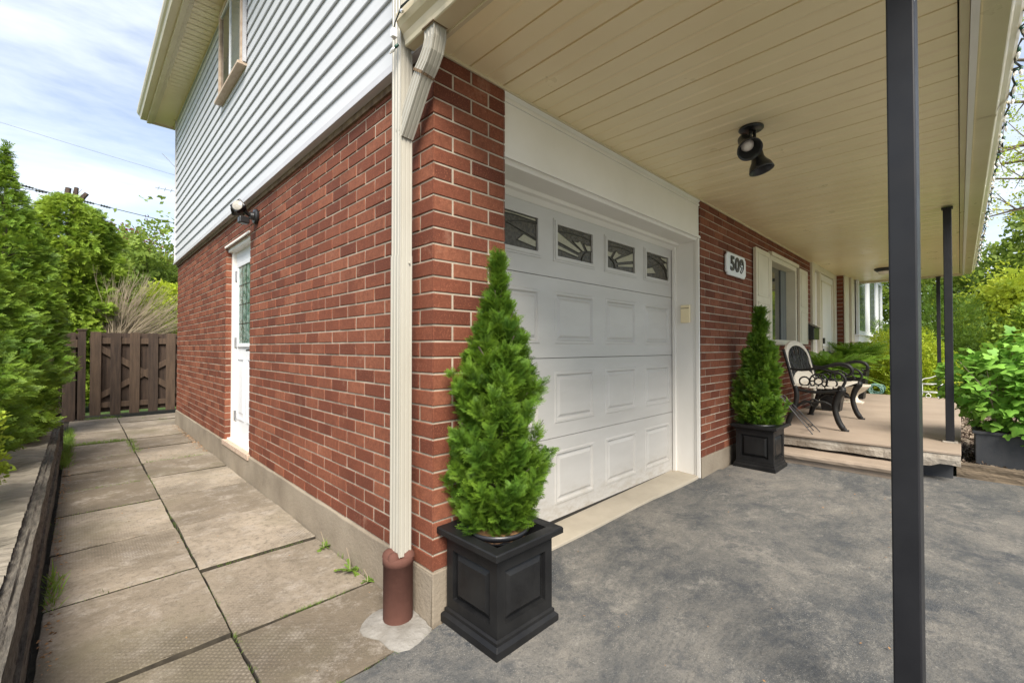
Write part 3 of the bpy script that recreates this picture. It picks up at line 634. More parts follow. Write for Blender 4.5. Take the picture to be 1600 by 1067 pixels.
def gwin(i):
    x0=cols[i]; x1=x0+cw; z0,z1=1.665,1.905
    f=MB()
    for (d,e,yy) in ((0,.022,gy-.010),(-.012,.0,gy-.005)):
        for q in ((x0+d,x1-d,z1-e,z1-d),(x0+d,x1-d,z0+d,z0+e),(x0+d,x0+e,z0+e,z1-e),(x1-e,x1-d,z0+e,z1-e)): f.box(q[0],q[1],yy,gy+.01,q[2],q[3])
    f.m=1; f.box(x0+.02,x1-.02,gy+.004,gy+.008,z0+.02,z1-.02)
    def pt(u,v): return (x0+.022+(cw-.044)*u, z0+.022+(z1-z0-.044)*v)
    def poly(ps,mirror=False):
        q=[pt(1-u if mirror else u,v) for u,v in ps]; f.m=2; f.prism([(a,gy+.0035,b) for a,b in q],(0,-.0015,0))
        f.m=3
        for (a,b),(c,d) in zip(q,q[1:]+q[:1]): f.tube([(a,gy+.002,b),(c,gy+.002,d)],.0028,4,cap=False)
    f.m=3
    if i in (1,2):
        mr=(i==2)
        poly([(.02,.80),(.02,.48),(.62,.27),(.68,.36)],mr); poly([(.02,.38),(.02,.24),(.60,.12),(.61,.19)],mr)
        poly([(.44,.62),(.58,.62),(.66,.70),(.80,.38),(.73,.36)],mr); poly([(.76,.64),(.86,.60),(.98,.62),(.98,.42),(.86,.41)],mr)
        f.m=3; arc=[pt(1-(.02+.96*t) if mr else .02+.96*t,.80-.0*t+.06*math.sin(t*math.pi)) for t in [k/8 for k in range(9)]]
        f.tube([(a,gy+.002,b) for a,b in arc],.003,4)
        sunp=[pt((1-(1.0-.3*math.cos(t))) if mr else 1.0-.3*math.cos(t),.42*math.sin(t)) for t in [k*math.pi/16 for k in range(9)]]
        f.tube([(a,gy+.001,b) for a,b in sunp],.004,4)
    else:
        mr=(i==3)
        poly([(.02,.90),(.02,.98),(.98,.98),(.98,.90),(.8,.91),(.5,.93)],mr) if i==0 else None
        if i==3:
            poly([(.02,.98),(.30,.96),(.34,.90),(.12,.82),(.02,.78)],mr); poly([(.02,.74),(.12,.78),(.20,.70),(.06,.50),(.02,.46)],mr)
        poly([(.55,.22),(.70,.44),(.98,.32),(.98,.12)],mr)
        f.m=3; arc=[pt((1-u) if mr else u,.1+.76*math.sin(math.acos(max(-1,min(1,1-u if True else 0))))) for u in [k/10 for k in range(11)]]
        f.tube([(a,gy+.002,b) for a,b in arc],.0045,4)
        f.tube([(*pt((1-.05) if mr else .05,.78)[:1],gy+.002,pt(0,.78)[1]),(pt((1-.98) if mr else .98,0)[0],gy+.002,pt(0,.38)[1])],.0035,4)
    f.build('window',[m_gwhite,m_dglass,m_pale,m_came],gdo)
for i in range(4): gwin(i)
# ---- porch roof
PX0,PX1,PY0=-.02,9.45,-1.52; ZS=2.352
sf=MB(); x=PX0; k=0
while x<PX1-.01:
    w=.203; z=ZS; q=[(x,z+.011),(x+.002,z),(x+.088,z),(x+.101,z+.006),(x+.114,z),(x+.195,z),(x+.1965,z+.011),(x+w,z+.011)]
    sf.add([(a,PY0+.005,b) for a,b in q]+[(a,.0,b+.001*math.sin(k*2.3)) for a,b in q],[(i,i+1,i+1+8,i+8) for i in range(7)]); x+=w; k+=1
sf.build('porch_soffit',m_soffit,HL)
bm=MB(); bm.box(PX0,PX1,PY0-.028,PY0,ZS-.012,ZS+.05); bm.box(PX0,PX1,-.012,.0,ZS-.010,ZS+.02); bm.box(PX0-.0,PX0+.018,PY0,.035,ZS-.012,ZS+.03); bm.box(PX1-.01,PX1+.09,PY0-.03,.02,ZS-.03,ZS+.2)
bm.build('soffit_trim',m_beige,HL,bevel=.002)
bm=MB(); bm.box(PX0,PX1,PY0-.052,PY0-.029,ZS-.022,ZS+.09); bm.build('white_fascia_strip',m_white,HL)
gp=MB(); GY=PY0-.060; gpf=[(a*1.05,b) for a,b in gutter_prof()]
gp.sweep([(PX0-.09,GY-a,ZS-.006+b) for a,b in gpf],(PX1-PX0+.19,0,0)); gp.prism([(PX1+.10,GY-a,ZS-.006+b) for a,b in gpf]+[(PX1+.1,GY,ZS+.11)],(.003,0,0))
for xx in (2.4,5.4,8.2): gp.sweep([(xx,GY-a*1.02-.001,ZS-.008+b) for a,b in gpf],(.03,0,0))
gp.sweep([(-.022-a,-1.62,ZS-.004+b) for a,b in gutter_prof()],(0,1.685,0)); gp.prism([(-.022-a,.063,ZS-.004+b) for a,b in gutter_prof()]+[(-.022,.063,ZS+.112)],(0,.004,0))
gp.build('gutter',m_beige,HL)
bm=MB(); bm.box(-.022,-.02,PY0-.05,.06,ZS-.004,ZS+.14); bm.box(PX0,PX1,GY+.0,GY+.008,ZS-.004,ZS+.14); bm.build('fascia',m_beige,HL)
rf=MB(); rf.add([(-.05,-1.6,2.47),(9.55,-1.6,2.47),(9.55,0,2.60),(-.05,0,2.60),(-.05,.06,2.47),(-.05,0,2.47),(9.55,0,2.42)],[(0,1,2,3),(0,3,5),(1,6,2)]); rf.build('porch_roof',m_roof,HL)
# ---- posts
def post(x,y,s,z0,z1,rz=0,d=None):
    p=MB(); h=s/2; d=(d or s)/2; p.box(-d,d,-h,h,z0,z1); p.box(-d*1.35,d*1.35,-h*1.35,h*1.35,z1-.014,z1); 
    o=p.build('post',m_post,HL,bevel=.004); o.location=(x,y,0); o.rotation_euler=(0,0,rz)
    b=MB(); b.box(-d-.02,d+.02,-h-.02,h+.02,z0-.001,z0+.012); bo=b.build('base_plate',m_porchedge,o,bevel=.002)
    return o
post(.56,-1.407,.058,0.008,ZS-.012,math.radians(-3.5),.066)['label']='near charcoal square porch post'
post(4.36,-1.442,.055,.30,ZS-.012)['label']='charcoal porch post on the corner of the slab'
post(9.35,-1.26,.05,.0,ZS-.03)['label']='far thin porch post'
# ---- downspouts
def ribbed(mb,path,a,b,xdir,ribs=3):
    """rectangular ribbed pipe along a path: a = width along xdir, b = other"""
    P_=[Vector(p) for p in path]; sec=[]
    def side(u0,v0,u1,v1,n):
        out=[]
        for i in range(n):
            for (t,dd) in ((0,0),(.3,0),(.38,-.0028),(.62,-.0028),(.7,0)):
                tt=(i+t)/n; nx,ny=(v1-v0),-(u1-u0); l=math.hypot(nx,ny); out.append((u0+(u1-u0)*tt+nx/l*dd,v0+(v1-v0)*tt+ny/l*dd))
        return out
    ha,hb=a/2,b/2; sec=side(-ha,-hb,ha,-hb,ribs)+side(ha,-hb,ha,hb,ribs)+side(ha,hb,-ha,hb,ribs)+side(-ha,hb,-ha,-hb,ribs); n=len(sec); vs=[]
    for i,p in enumerate(P_):
        d=(P_[min(i+1,len(P_)-1)]-P_[max(i-1,0)]).normalized(); X=Vector(xdir); X=(X-d*X.dot(d)).normalized(); Y=d.cross(X)
        vs+=[p+X*u+Y*v for u,v in sec]
    fs=[(i*n+k,i*n+(k+1)%n,(i+1)*n+(k+1)%n,(i+1)*n+k) for i in range(len(P_)-1) for k in range(n)]
    mb.add(vs,fs)
ds=MB(); ribbed(ds,[(-.075,.122,.27),(-.075,.122,1.5)],.058,.072,(1,0,0)); ribbed(ds,[(-.074,.122,1.495),(-.074,.122,4.52)],.055,.069,(1,0,0))
do=ds.build('downspout',m_cream,HL,label='tall cream downspout by the brick corner')
mb=MB(); mb.lathe([(0,0),(.005,0),(.004,.003),(0,.004)],(-.06,.084,1.47),8,Matrix.Rotation(math.pi/2,4,'X')); mb.build('strap',m_cream,do)
el=MB(); path=[(-.060,-.098,2.36),(-.060,-.098,2.31),(-.061,-.085,2.27),(-.063,-.06,2.235),(-.066,-.025,2.20)]
ribbed(el,path,.058,.066,(1,0,0)); ribbed(el,[(-.066,-.03,2.205),(-.072,.085,2.03),(-.074,.105,2.00)],.054,.062,(1,0,0))
el.build('elbow',m_cream,HL,label='cream ribbed elbow from the porch gutter')
el=MB(); ribbed(el,[(-.0655,-.032,2.208),(-.0665,-.026,2.199)],.062,.069,(1,0,0)); el.build('rust_seam',m_dirt_shade,HL)
el=MB(); el.tube([(-.03,-.135,2.349),(-.095,-.135,2.349),(-.095,-.062,2.349)],.004,5); el.build('rust_seam',m_dirt_shade,HL)
pp=MB(); pp.lathe([(.060,-.03),(.060,.235),(.0625,.236),(.0625,.262),(.056,.268),(.02,.262),(0,.26)],(-.083,.125,0),28); 
dp=pp.build('drain_pipe',m_rust,HL,smooth=True,label='brown round drain pipe at the foot of the downspout')
cap=MB()
for (a,b,r) in ((-.105,.145,.036),(-.055,.10,.030),(-.115,.105,.025),(-.06,.15,.025)): cap.lathe([(r,0),(r*.9,.014),(r*.6,.024),(r*.2,.028),(0,.029)],(a,b,.262),14)
cap.build('pipe_putty',m_rust,dp,smooth=True)
pd=MB(); vs=[(-.083,.10,.012)]; R=random.Random(5); N=26
for rr,zz in ((.08,.012),(.12,.008),(.155,.0),(.16,-.02)):
    for i in range(N):
        t=2*math.pi*i/N; k=rr*(1+.13*math.sin(3*t+1)+.07*math.sin(5*t)); vs.append((min(-.083+k*math.cos(t)*.95,-.014),.095+k*math.sin(t)*.95,zz+R.uniform(-.001,.001)))
fs=[(0,1+i,1+(i+1)%N) for i in range(N)]+[(1+j*N+i,1+(j+1)*N+i,1+(j+1)*N+(i+1)%N,1+j*N+(i+1)%N) for j in range(3) for i in range(N)]
pd.add(vs,fs); pd.build('cement_collar',m_cement,HL)
# ---- front window with shutters
wx0,wx1,wz0,wz1=4.52,5.66,1.15,2.17
f=MB(); t=.06
for q in ((wx0,wx1,wz1-t,wz1),(wx0,wx1,wz0,wz0+t),(wx0,wx0+t,wz0+t,wz1-t),(wx1-t,wx1,wz0+t,wz1-t)): f.box(q[0],q[1],-.02,.16,q[2],q[3])
f.box(wx0-.02,wx1+.02,-.045,0,wz1-.01,wz1+.03)
fw=f.build('window',m_crtrim,HL,bevel=.003,label='front window framed in cream between shutters')
f=MB(); f.box(wx0+t,wx1-t,.10,.105,wz0+t,wz1-t); f.build('pane',m_glass,fw)
f=MB(); f.box(wx0+t,wx0+t+.10,.09,.098,wz0+t,wz1-t); f.build('curtain',m_curtain,fw)
f=MB(); f.box(wx1-.30,wx1-t,.088,.098,wz0+t,wz1-t); f.build('curtain',m_curtain,fw)
for (a,b) in ((3.96,4.44),(5.73,6.16)):
    s=MB(); s.box(a,b,-.040,-.008,1.165,2.165)
    for (zz,z2) in ((1.20,1.60),(1.66,2.12)):
        for q in ((a+.05,b-.05,z2-.015,z2),(a+.05,b-.05,zz,zz+.015),(a+.05,a+.065,zz,z2),(b-.065,b-.05,zz,z2)): s.box(q[0],q[1],-.046,-.040,q[2],q[3])
    s.build('shutter',m_crtrim,HL,bevel=.003)
# ---- front door
f=MB()
for q in ((6.50,6.64,.3,ZT),(8.10,8.26,.3,ZT),(6.64,8.10,2.27,ZT)): f.box(q[0],q[1],-.03,.10,q[2],q[3])
f.box(7.02,7.12,-.02,.08,.3,2.27); fd=f.build('front_door_frame',m_crtrim,HL,bevel=.004)
d=MB(); d.box(7.12,8.10,.0,.05,.31,2.265); fdo=d.build('front_door',m_white,HL,bevel=.003,label='cream front door with dark lever handle')
d=MB()
for q in ((7.22,8.0,.4,.42),(7.22,8.0,1.0,1.02),(7.22,8.0,1.12,1.14),(7.22,8.0,2.15,2.17),(7.22,7.24,.4,2.17),(7.98,8.0,.4,2.17)): d.box(q[0],q[1],-.01,0,q[2],q[3])
d.build('moulding',m_crtrim,fdo)
d=MB(); d.box(6.64,7.02,.02,.04,.32,2.26); d.build('sidelight',m_white,fd)
d=MB(); d.box(7.26,7.31,-.03,-.0,1.18,1.27); d.box(7.26,7.31,-.02,-.0,.98,1.10); d.tube([(7.285,-.02,1.05),(7.285,-.07,1.05),(7.40,-.07,1.05),(7.40,-.07,.80)],.012,8); d.build('handle',m_blackmetal,fdo)
d=MB(); d.box(8.262,8.62,-.148,-.127,.3,ZT+.01); d.build('corner_board',m_crtrim,HL,bevel=.003)
# ---- bay window of the wing
bx0,bx1,bz0,bz1=8.98,12.6,1.36,2.62; by=-.205
b=MB(); b.box(bx0,bx1+.05,by-.03,-.10,bz0-.14,bz0-.01); b.box(bx0-.05,bx1+.1,by-.06,-.1,bz0-.02,bz0); b.box(bx0,bx1,by,-.1,bz1,bz1+.1)
bay=b.build('bay_window',m_bwhite,HL,bevel=.004,label='white box window beyond the porch end')
xs=[bx0+.05,bx0+1.35,bx0+2.75,bx1]
for i in range(3):
    f=MB(); a,c=xs[i]+.03,xs[i+1]-.03
    for q in ((a,c,bz1-.07,bz1),(a,c,bz0,bz0+.07),(a,a+.11,bz0+.07,bz1-.07),(c-.11,c,bz0+.07,bz1-.07)): f.box(q[0],q[1],by-.02,by+.02,q[2],q[3])
    f.m=1; f.box(a+.1,c-.1,by+.0,by+.004,bz0+.06,bz1-.06); f.build('sash',[m_bwhite,m_glasslt],bay)
f=MB(); f.box(8.70,9.02,-.175,-.128,1.22,2.75); f.build('shutter',m_crtrim,HL,bevel=.004)
f=MB(); f.box(9.05,11.3,-.14,-.128,.62,1.22); f.build('apron_panel',m_crtrim,HL)
rf=MB(); rf.box(9.6,14,-.6,0,2.85,2.95); rf.build('wing_eave',m_beige,HL)
# ============================================================ PORCH
PO=bpy.data.objects.new('porch',None); COL.objects.link(PO); tag(PO,'pinkish concrete porch slab with one step under the beige roof','porch')
R=random.Random(2)
s=MB(); s.m=0; s.prism([(3.83,-1.508,.302),(9.0,-1.508,.302),(9.0,-.0095,.302),(3.80,-.0095,.302)],(0,0,-.02))
s.build('slab_top',m_porch,PO,bevel=.004)
s=MB(); n=26; vs=[];fs=[]
for i in range(n+1):
    y=-1.506+1.495*i/n; zb=.19+(.02*math.sin(i*1.3)+R.uniform(-.008,.008) if i<7 else R.uniform(-.004,.004)); vs+=[(3.834-.03*(1+y)*0,y,.283),(3.826+R.uniform(-.006,.006),y,.24),(3.836+R.uniform(-.008,.008),y,zb),(4.05,y,zb)]
for i in range(n):
    for k in range(3): a=i*4+k; fs.append((a,a+1,a+5,a+4))
s.add(vs,fs); s.box(3.85,9.0,-1.502,-.012,.20,.282); s.build('slab_edge',m_porchedge,PO)
s=MB(); s.box(4.02,8.95,-1.46,-.02,-.05,.198); s.build('base_wall',m_blackpaint,PO)
s=MB(); n=20; vs=[];
prof=[(3.66,.04),(3.655,.10),(3.628,.112),(3.622,.135),(3.630,.155),(3.65,.161),(4.05,.168)]
for i in range(n+1):
    y=-1.16+1.148*i/n
    for (x,z) in prof: vs.append((x+R.uniform(-.002,.002),y,z+R.uniform(-.001,.001)))
m=len(prof); s.add(vs,[(i*m+k,(i+1)*m+k,(i+1)*m+k+1,i*m+k+1) for i in range(n) for k in range(m-1)]); s.prism([(x,-1.16,z) for x,z in prof]+[(4.05,-1.16,.0),(3.66,-1.16,0)],(0,-.002,0))
s.build('step',m_porch,PO,smooth=False)
# ============================================================ FIXTURES
t=thing('ceiling_light',(1.645,-.70,ZS),'black twin spotlight hanging from the near part of the beige porch ceiling','ceiling light',group='ceiling lights of the porch')
b=MB(); b.lathe([(0,-.001),(.062,-.001),(.064,-.010),(.058,-.016),(.0,-.018)],n=28); b.build('mount_plate',m_blackmetal,t,smooth=True)
b=MB(); b.tube([(-.012,.0,-.012),(-.012,0,-.07)],.009,8); b.tube([(.02,-.01,-.012),(.022,-.012,-.09)],.009,8); b.lathe([(0,-.012),(.012,-.01),(.012,.01),(0,.012)],(.024,-.014,-.09),10); b.build('stem',m_blackmetal,t,smooth=True)
def shade(pos,direction,s=1):
    d=Vector(direction).normalized(); q=Vector((0,0,-1)).rotation_difference(d).to_matrix().to_4x4()
    b=MB(); pr=[(0,.075),(.020,.074),(.030,.064),(.033,.045),(.033,.01),(.040,-.01),(.056,-.035),(.064,-.060),(.064,-.068),(.058,-.066),(.050,-.038),(.034,-.012)]
    b.lathe([(r*s,z*s) for r,z in pr],pos,28,q); o=b.build('lamp_shade',m_blackmetal,t,smooth=True)
    b=MB(); b.lathe([(.034*s,-.014*s),(.030*s,-.026*s),(.018*s,-.034*s),(0,-.037*s)],pos,20,q); b.build('bulb',m_bulb,o,smooth=True)
shade((-.045,.01,-.105),(-.55,-.45,-.8)); shade((.055,-.02,-.170),(.05,-.25,-1))
t2=thing('ceiling_light',(7.9,-.70,ZS),'small black ceiling light far along the porch ceiling, near the box window','ceiling light',group='ceiling lights of the porch')
b=MB(); b.lathe([(0,0),(.13,0),(.13,-.02),(.10,-.05),(.0,-.06)],n=24); b.build('mount_plate',m_blackmetal,t2,smooth=True)
b=MB(); b.lathe([(.09,-.05),(.07,-.085),(0,-.1)],n=20); b.build('diffuser',m_bulb,t2,smooth=True)
# flood light over the side door
t=thing('flood_light',(-.005,2.52,2.19),'black twin head flood light on the brick above the white side door','flood light')
b=MB(); Ry=Matrix.Rotation(-math.pi/2,4,'Y'); b.lathe([(0,0),(.062,0),(.062,.012),(.054,.022),(.0,.026)],n=24,M4=Ry); b.lathe([(.0,.026),(.035,.026),(.03,.05),(0,.055)],n=16,M4=Ry); b.build('mount_plate',m_blackmetal,t,smooth=False)
def head(p,d):
    d=Vector(d).normalized(); q=Vector((0,0,1)).rotation_difference(d).to_matrix().to_4x4(); p=Vector(p)
    b=MB(); b.add([q@Vector((x*.8,y*.8,z*.9))+p for x,y,z in [(-.03,-.03,-.05),(.03,-.03,-.05),(.03,.03,-.05),(-.03,.03,-.05),(-.058,-.048,.02),(.058,-.048,.02),(.058,.048,.02),(-.058,.048,.02),(-.062,-.052,.05),(.062,-.052,.05),(.062,.052,.05),(-.062,.052,.05)]],
      [(3,2,1,0)]+[(i,(i+1)%4,4+(i+1)%4,4+i) for i in range(4)]+[(4+i,4+(i+1)%4,8+(i+1)%4,8+i) for i in range(4)]+[(8,9,10,11)])
    o=b.build('lamp_head',m_blackmetal,t,bevel=.010,seg=3)
    b=MB(); b.lathe([(.0,.0485),(.036,.0475),(.040,.044)],p,24,q); b.add([v for v in []],[]); b.build('lens',m_lens,o,smooth=True)
head((-.12,-.015,.045),(-.62,-.72,.12)); head((-.10,.10,.055),(-.7,.5,.3))
b=MB(); b.tube([(-.05,0,0),(-.09,-.01,.03)],.014,8); b.tube([(-.05,.0,0),(-.08,.06,.04)],.014,8); b.build('arm',m_blackmetal,t)
b=MB(); b.box(-.13,-.055,-.035,.035,-.075,-.02); b.build('motion_sensor',m_blackmetal,t,bevel=.01)
# house number
t=thing('number_plate',(3.42,-.008,1.895),'white plaque with black house number 509 on the brick beside the garage','house number')
b=MB(); W,H,c=.255,.105,.03; pts=[(-W+c,-H),(W-c,-H),(W-c,-H+c*.5),(W,-H+c),(W,H-c),(W-c,H-c*.5),(W-c,H),(-W+c,H),(-W+c,H-c*.5),(-W,H-c),(-W,-H+c),(-W+c,-H+c*.5)]
b.prism([(x,-.022,z) for x,z in pts],(0,.022,0)); b.build('plaque',m_bwhite,t,bevel=.007,seg=3)
cu=bpy.data.curves.new('digits','FONT'); cu.body='509'; cu.size=.185; cu.align_x='CENTER'; cu.align_y='CENTER'; cu.extrude=.004; cu.offset=.005; cu.space_character=1.08
tmp=bpy.data.objects.new('tmp',cu); COL.objects.link(tmp); dg=bpy.context.evaluated_depsgraph_get(); me=bpy.data.meshes.new_from_object(tmp.evaluated_get(dg)); bpy.data.objects.remove(tmp)
me.materials.clear(); me.materials.append(m_digit); do_=bpy.data.objects.new('digits',me); COL.objects.link(do_); do_.parent=t; do_.location=(0,-.026,0); do_.rotation_euler=(math.pi/2,0,0); do_.scale=(1.22,1,1)
# keypad on the garage jamb
t=thing('keypad',(2.643,.12,1.405),'small beige keypad box on the white garage jamb','keypad')
b=MB(); b.box(-.022,0,-.040,.040,-.075,.075); b.build('cover',m_soffit,t,bevel=.006); b=MB(); b.box(-.0235,-.0215,-.034,.034,.045,.050); b.build('seam',m_dirt_shade,t)
# mailbox
t=thing('mailbox',(6.33,-.005,1.33),'black wall mailbox between the shutter and the front door','mailbox')
b=MB(); b.box(-.16,.16,-.10,0,-.10,.07); b.build('box',m_blackmetal,t,bevel=.006)
b=MB(); b.prism([(-.17,0,.13),(-.17,-.03,.125),(-.17,-.12,.065),(-.17,-.12,.055),(-.17,0,.075)],(.34,0,0)); b.build('lid',m_blackmetal,t,bevel=.003)
# string lights clipped to the gutters
t=thing('string_lights',(0,0,ZS),'string of clear bulbs on dark green wire clipped along the porch gutter','string lights')
R=random.Random(11); cord=MB(); pts=[]
x=9.3
while x>-.1: pts.append((x,GY-.125+R.uniform(-.012,.012),.085+R.uniform(-.03,.03))); x-=.06
pts.append((-.13,-1.70,.10))
y=-1.62
while y<.05: pts.append((-.140+R.uniform(-.012,.004),y,.09+R.uniform(-.02,.025))); y+=.06
pts+=[(-.137,.07,.075),(-.14,.085,.04),(-.132,.088,.015)]
cord.tube(pts,.0026,5); cord.tube([(p[0],p[1]+.006*math.sin(i*1.7),p[2]+.007*math.cos(i*1.7)) for i,p in enumerate(pts)],.0022,5); cord.build('cord',m_wire,t)
sk=MB(); sk.lathe([(0,0),(.0075,.001),(.0085,.012),(.0075,.026),(.004,.028)],n=10); sk0=sk.build('socket',m_green,t,smooth=True); 
bl=MB(); bl.lathe([(.006,.0),(.0105,-.012),(.0095,-.024),(.005,-.038),(.0008,-.046)],n=10); bl0=bl.build('bulb',m_clear,sk0,smooth=True)
first=True; cnt=0
for i in range(3,len(pts)-2,2):
    if cnt>=92: break
    p=pts[i]; 
    if p[0]>.0 and p[0]<1.0: continue
    if first: a=sk0; first=False; 
    else:
        a=sk0.copy(); COL.objects.link(a); b_=bl0.copy(); COL.objects.link(b_); b_.parent=a
    a.parent=t; a.location=(p[0],p[1]-(.004 if p[0]>0 else 0),p[2]-.015); a.rotation_euler=(R.uniform(-1.0,.5),R.uniform(-.7,.7),0); a.scale=(.75,.75,.75); cnt+=1
a=sk0.copy(); COL.objects.link(a); b_=bl0.copy(); COL.objects.link(b_); b_.parent=a; a.parent=t; a.location=(-.13,.085,-.018); a.rotation_euler=(.5,.6,0)
c=MB(); c.box(-.15,-.128,.066,.086,.015,.05); c.build('clip',m_plastic,t,bevel=.003)
# ============================================================ PLANTERS AND POTTED CEDARS
def planter_box(loc,label,rz=0):
    t=thing('planter_box',loc,label,'planter',group='black square planter boxes',rz=rz)
    b=MB(); h=.17; hb=.155; HZ=.385
    # plinth
    def ring(a,za,c,zc): b.add([(-a,-a,za),(a,-a,za),(a,a,za),(-a,a,za),(-c,-c,zc),(c,-c,zc),(c,c,zc),(-c,c,zc)],[(i,(i+1)%4,4+(i+1)%4,4+i) for i in range(4)])
    ring(.172,.0,.172,.028); ring(.172,.028,.160,.040); ring(.160,.040,.160,.052); ring(.160,.052,.152,.058); 
    # four panelled sides
    for k in range(4):
        Rm=Matrix.Rotation(k*math.pi/2,4,'Z'); y=-.152
        x0,x1,z0,z1=-.152,.152,.058,.335; f0=.040
        def rr(d,yy,d2,y2):
            a=[(x0+d,yy,z0+d),(x1-d,yy,z0+d),(x1-d,yy,z1-d),(x0+d,yy,z1-d)]; c=[(x0+d2,y2,z0+d2),(x1-d2,y2,z0+d2),(x1-d2,y2,z1-d2),(x0+d2,y2,z1-d2)]
            b.add([Rm@Vector(v) for v in a+c],[(i,(i+1)%4,4+(i+1)%4,4+i) for i in range(4)])
        rr(0,y,f0,y); rr(f0,y,f0+.003,y+.018); rr(f0+.003,y+.018,f0+.007,y+.018); rr(f0+.007,y+.018,f0+.030,y+.003); d=f0+.030
        b.add([Rm@Vector(v) for v in [(x0+d,y+.003,z0+d),(x1-d,y+.003,z0+d),(x1-d,y+.003,z1-d),(x0+d,y+.003,z1-d)]],[(0,1,2,3)])
    ring(.152,.335,.156,.340); ring(.156,.340,.166,.352); ring(.166,.352,.176,.356)
    body=b.build('body',m_black,t,bevel=.0025)
    b=MB()
    def ring2(a,za,c,zc): b.add([(-a,-a,za),(a,-a,za),(a,a,za),(-a,a,za),(-c,-c,zc),(c,-c,zc),(c,c,zc),(-c,c,zc)],[(i,(i+1)%4,4+(i+1)%4,4+i) for i in range(4)])
    ring2(.176,.356,.186,.358); ring2(.186,.358,.186,.378); ring2(.186,.378,.182,.383); ring2(.182,.383,.136,.381); ring2(.136,.381,.134,.06); b.add([(-.134,-.134,.06),(.134,-.134,.06),(.134,.134,.06),(-.134,.134,.06)],[(0,1,2,3)])
    b.build('rim',m_black,t,bevel=.002)
    return t
planter_box((.207,-.176,.004),'black square panelled planter box at the near brick corner, holding the taller cedar')
planter_box((3.372,-.232,.052),'black square panelled planter box beside the porch step, holding the shorter cedar',rz=math.radians(-1))
def potted_cedar(loc,prof,label,n,size,seed,Ts,lean=0,soil=.37):
    t=thing('potted_cedar',loc,label,'potted cedar',group='conical cedars in nursery pots')
    b=MB(); b.lathe([(0,.10),(.085,.10),(.118,soil-.005),(.127,soil-.003),(.127,soil+.014),(.121,soil+.014),(.117,soil-.02)],n=36); b.build('nursery_pot',m_pot,t,smooth=True)
    R=random.Random(seed); b=MB(); N=30; vs=[(0,0,soil)]
    for j in (1,2,3,4):
        for i in range(N): a=2*math.pi*i/N; vs.append((.119*j/4*math.cos(a),.119*j/4*math.sin(a),soil-.012+(.012*(1-(j/4)**2))+R.uniform(-.004,.004)))
    fs=[(0,1+i,1+(i+1)%N) for i in range(N)]+[(1+j*N+i,1+(j+1)*N+i,1+(j+1)*N+(i+1)%N,1+j*N+(i+1)%N) for j in range(3) for i in range(N)]
    b.add(vs,fs); so=b.build('soil',m_needle,t,smooth=True)
    top=prof[0][0]; b=MB(); b.tube([(0,0,soil-.02),(.004,.003,.6),(-.004,.0,.9),(.0,.004,1.2),(0.0,0,top-.05)],[.015,.012,.009,.005,.002],8)
    for i in range(60):
        z=R.uniform(soil+.04,top-.12); r=np.interp(-z,[-p[0] for p in prof],[p[1] for p in prof])*.8; a=R.uniform(0,6.28)
        b.tube([(0,0,z-.06),(r*.5*math.cos(a),r*.5*math.sin(a),z-.01),(r*math.cos(a),r*math.sin(a),z+.06)],[.004,.003,.0015],5,cap=False)
    b.build('trunk',m_bark,t)
    plume_crown('crown',Ts,prof,int(n*1.45),36,size,l_thuja,t,rise=.13,lump=.16,spread=1.1,core=.42)
    return t
prof1=[(1.50,.002),(1.45,.008),(1.39,.018),(1.31,.038),(1.24,.062),(1.15,.095),(1.07,.145),(.97,.175),(.85,.185),(.70,.190),(.56,.190),(.47,.150),(.41,.095),(.385,.05)]
potted_cedar((.205,-.170,.01),prof1,'tall bright green conical cedar in a nursery pot at the near brick corner',230,.068,3,FR_HI)
# a side shoot low on the left of the first cedar, some litter
prof2=[(1.42,.004),(1.34,.02),(1.24,.045),(1.12,.08),(.98,.115),(.82,.155),(.68,.180),(.56,.185),(.46,.165),(.41,.10),(.385,.05)]
potted_cedar((3.375,-.235,.055),prof2,'shorter conical cedar in a nursery pot beside the house number and porch step',170,.080,5,FR_MD)
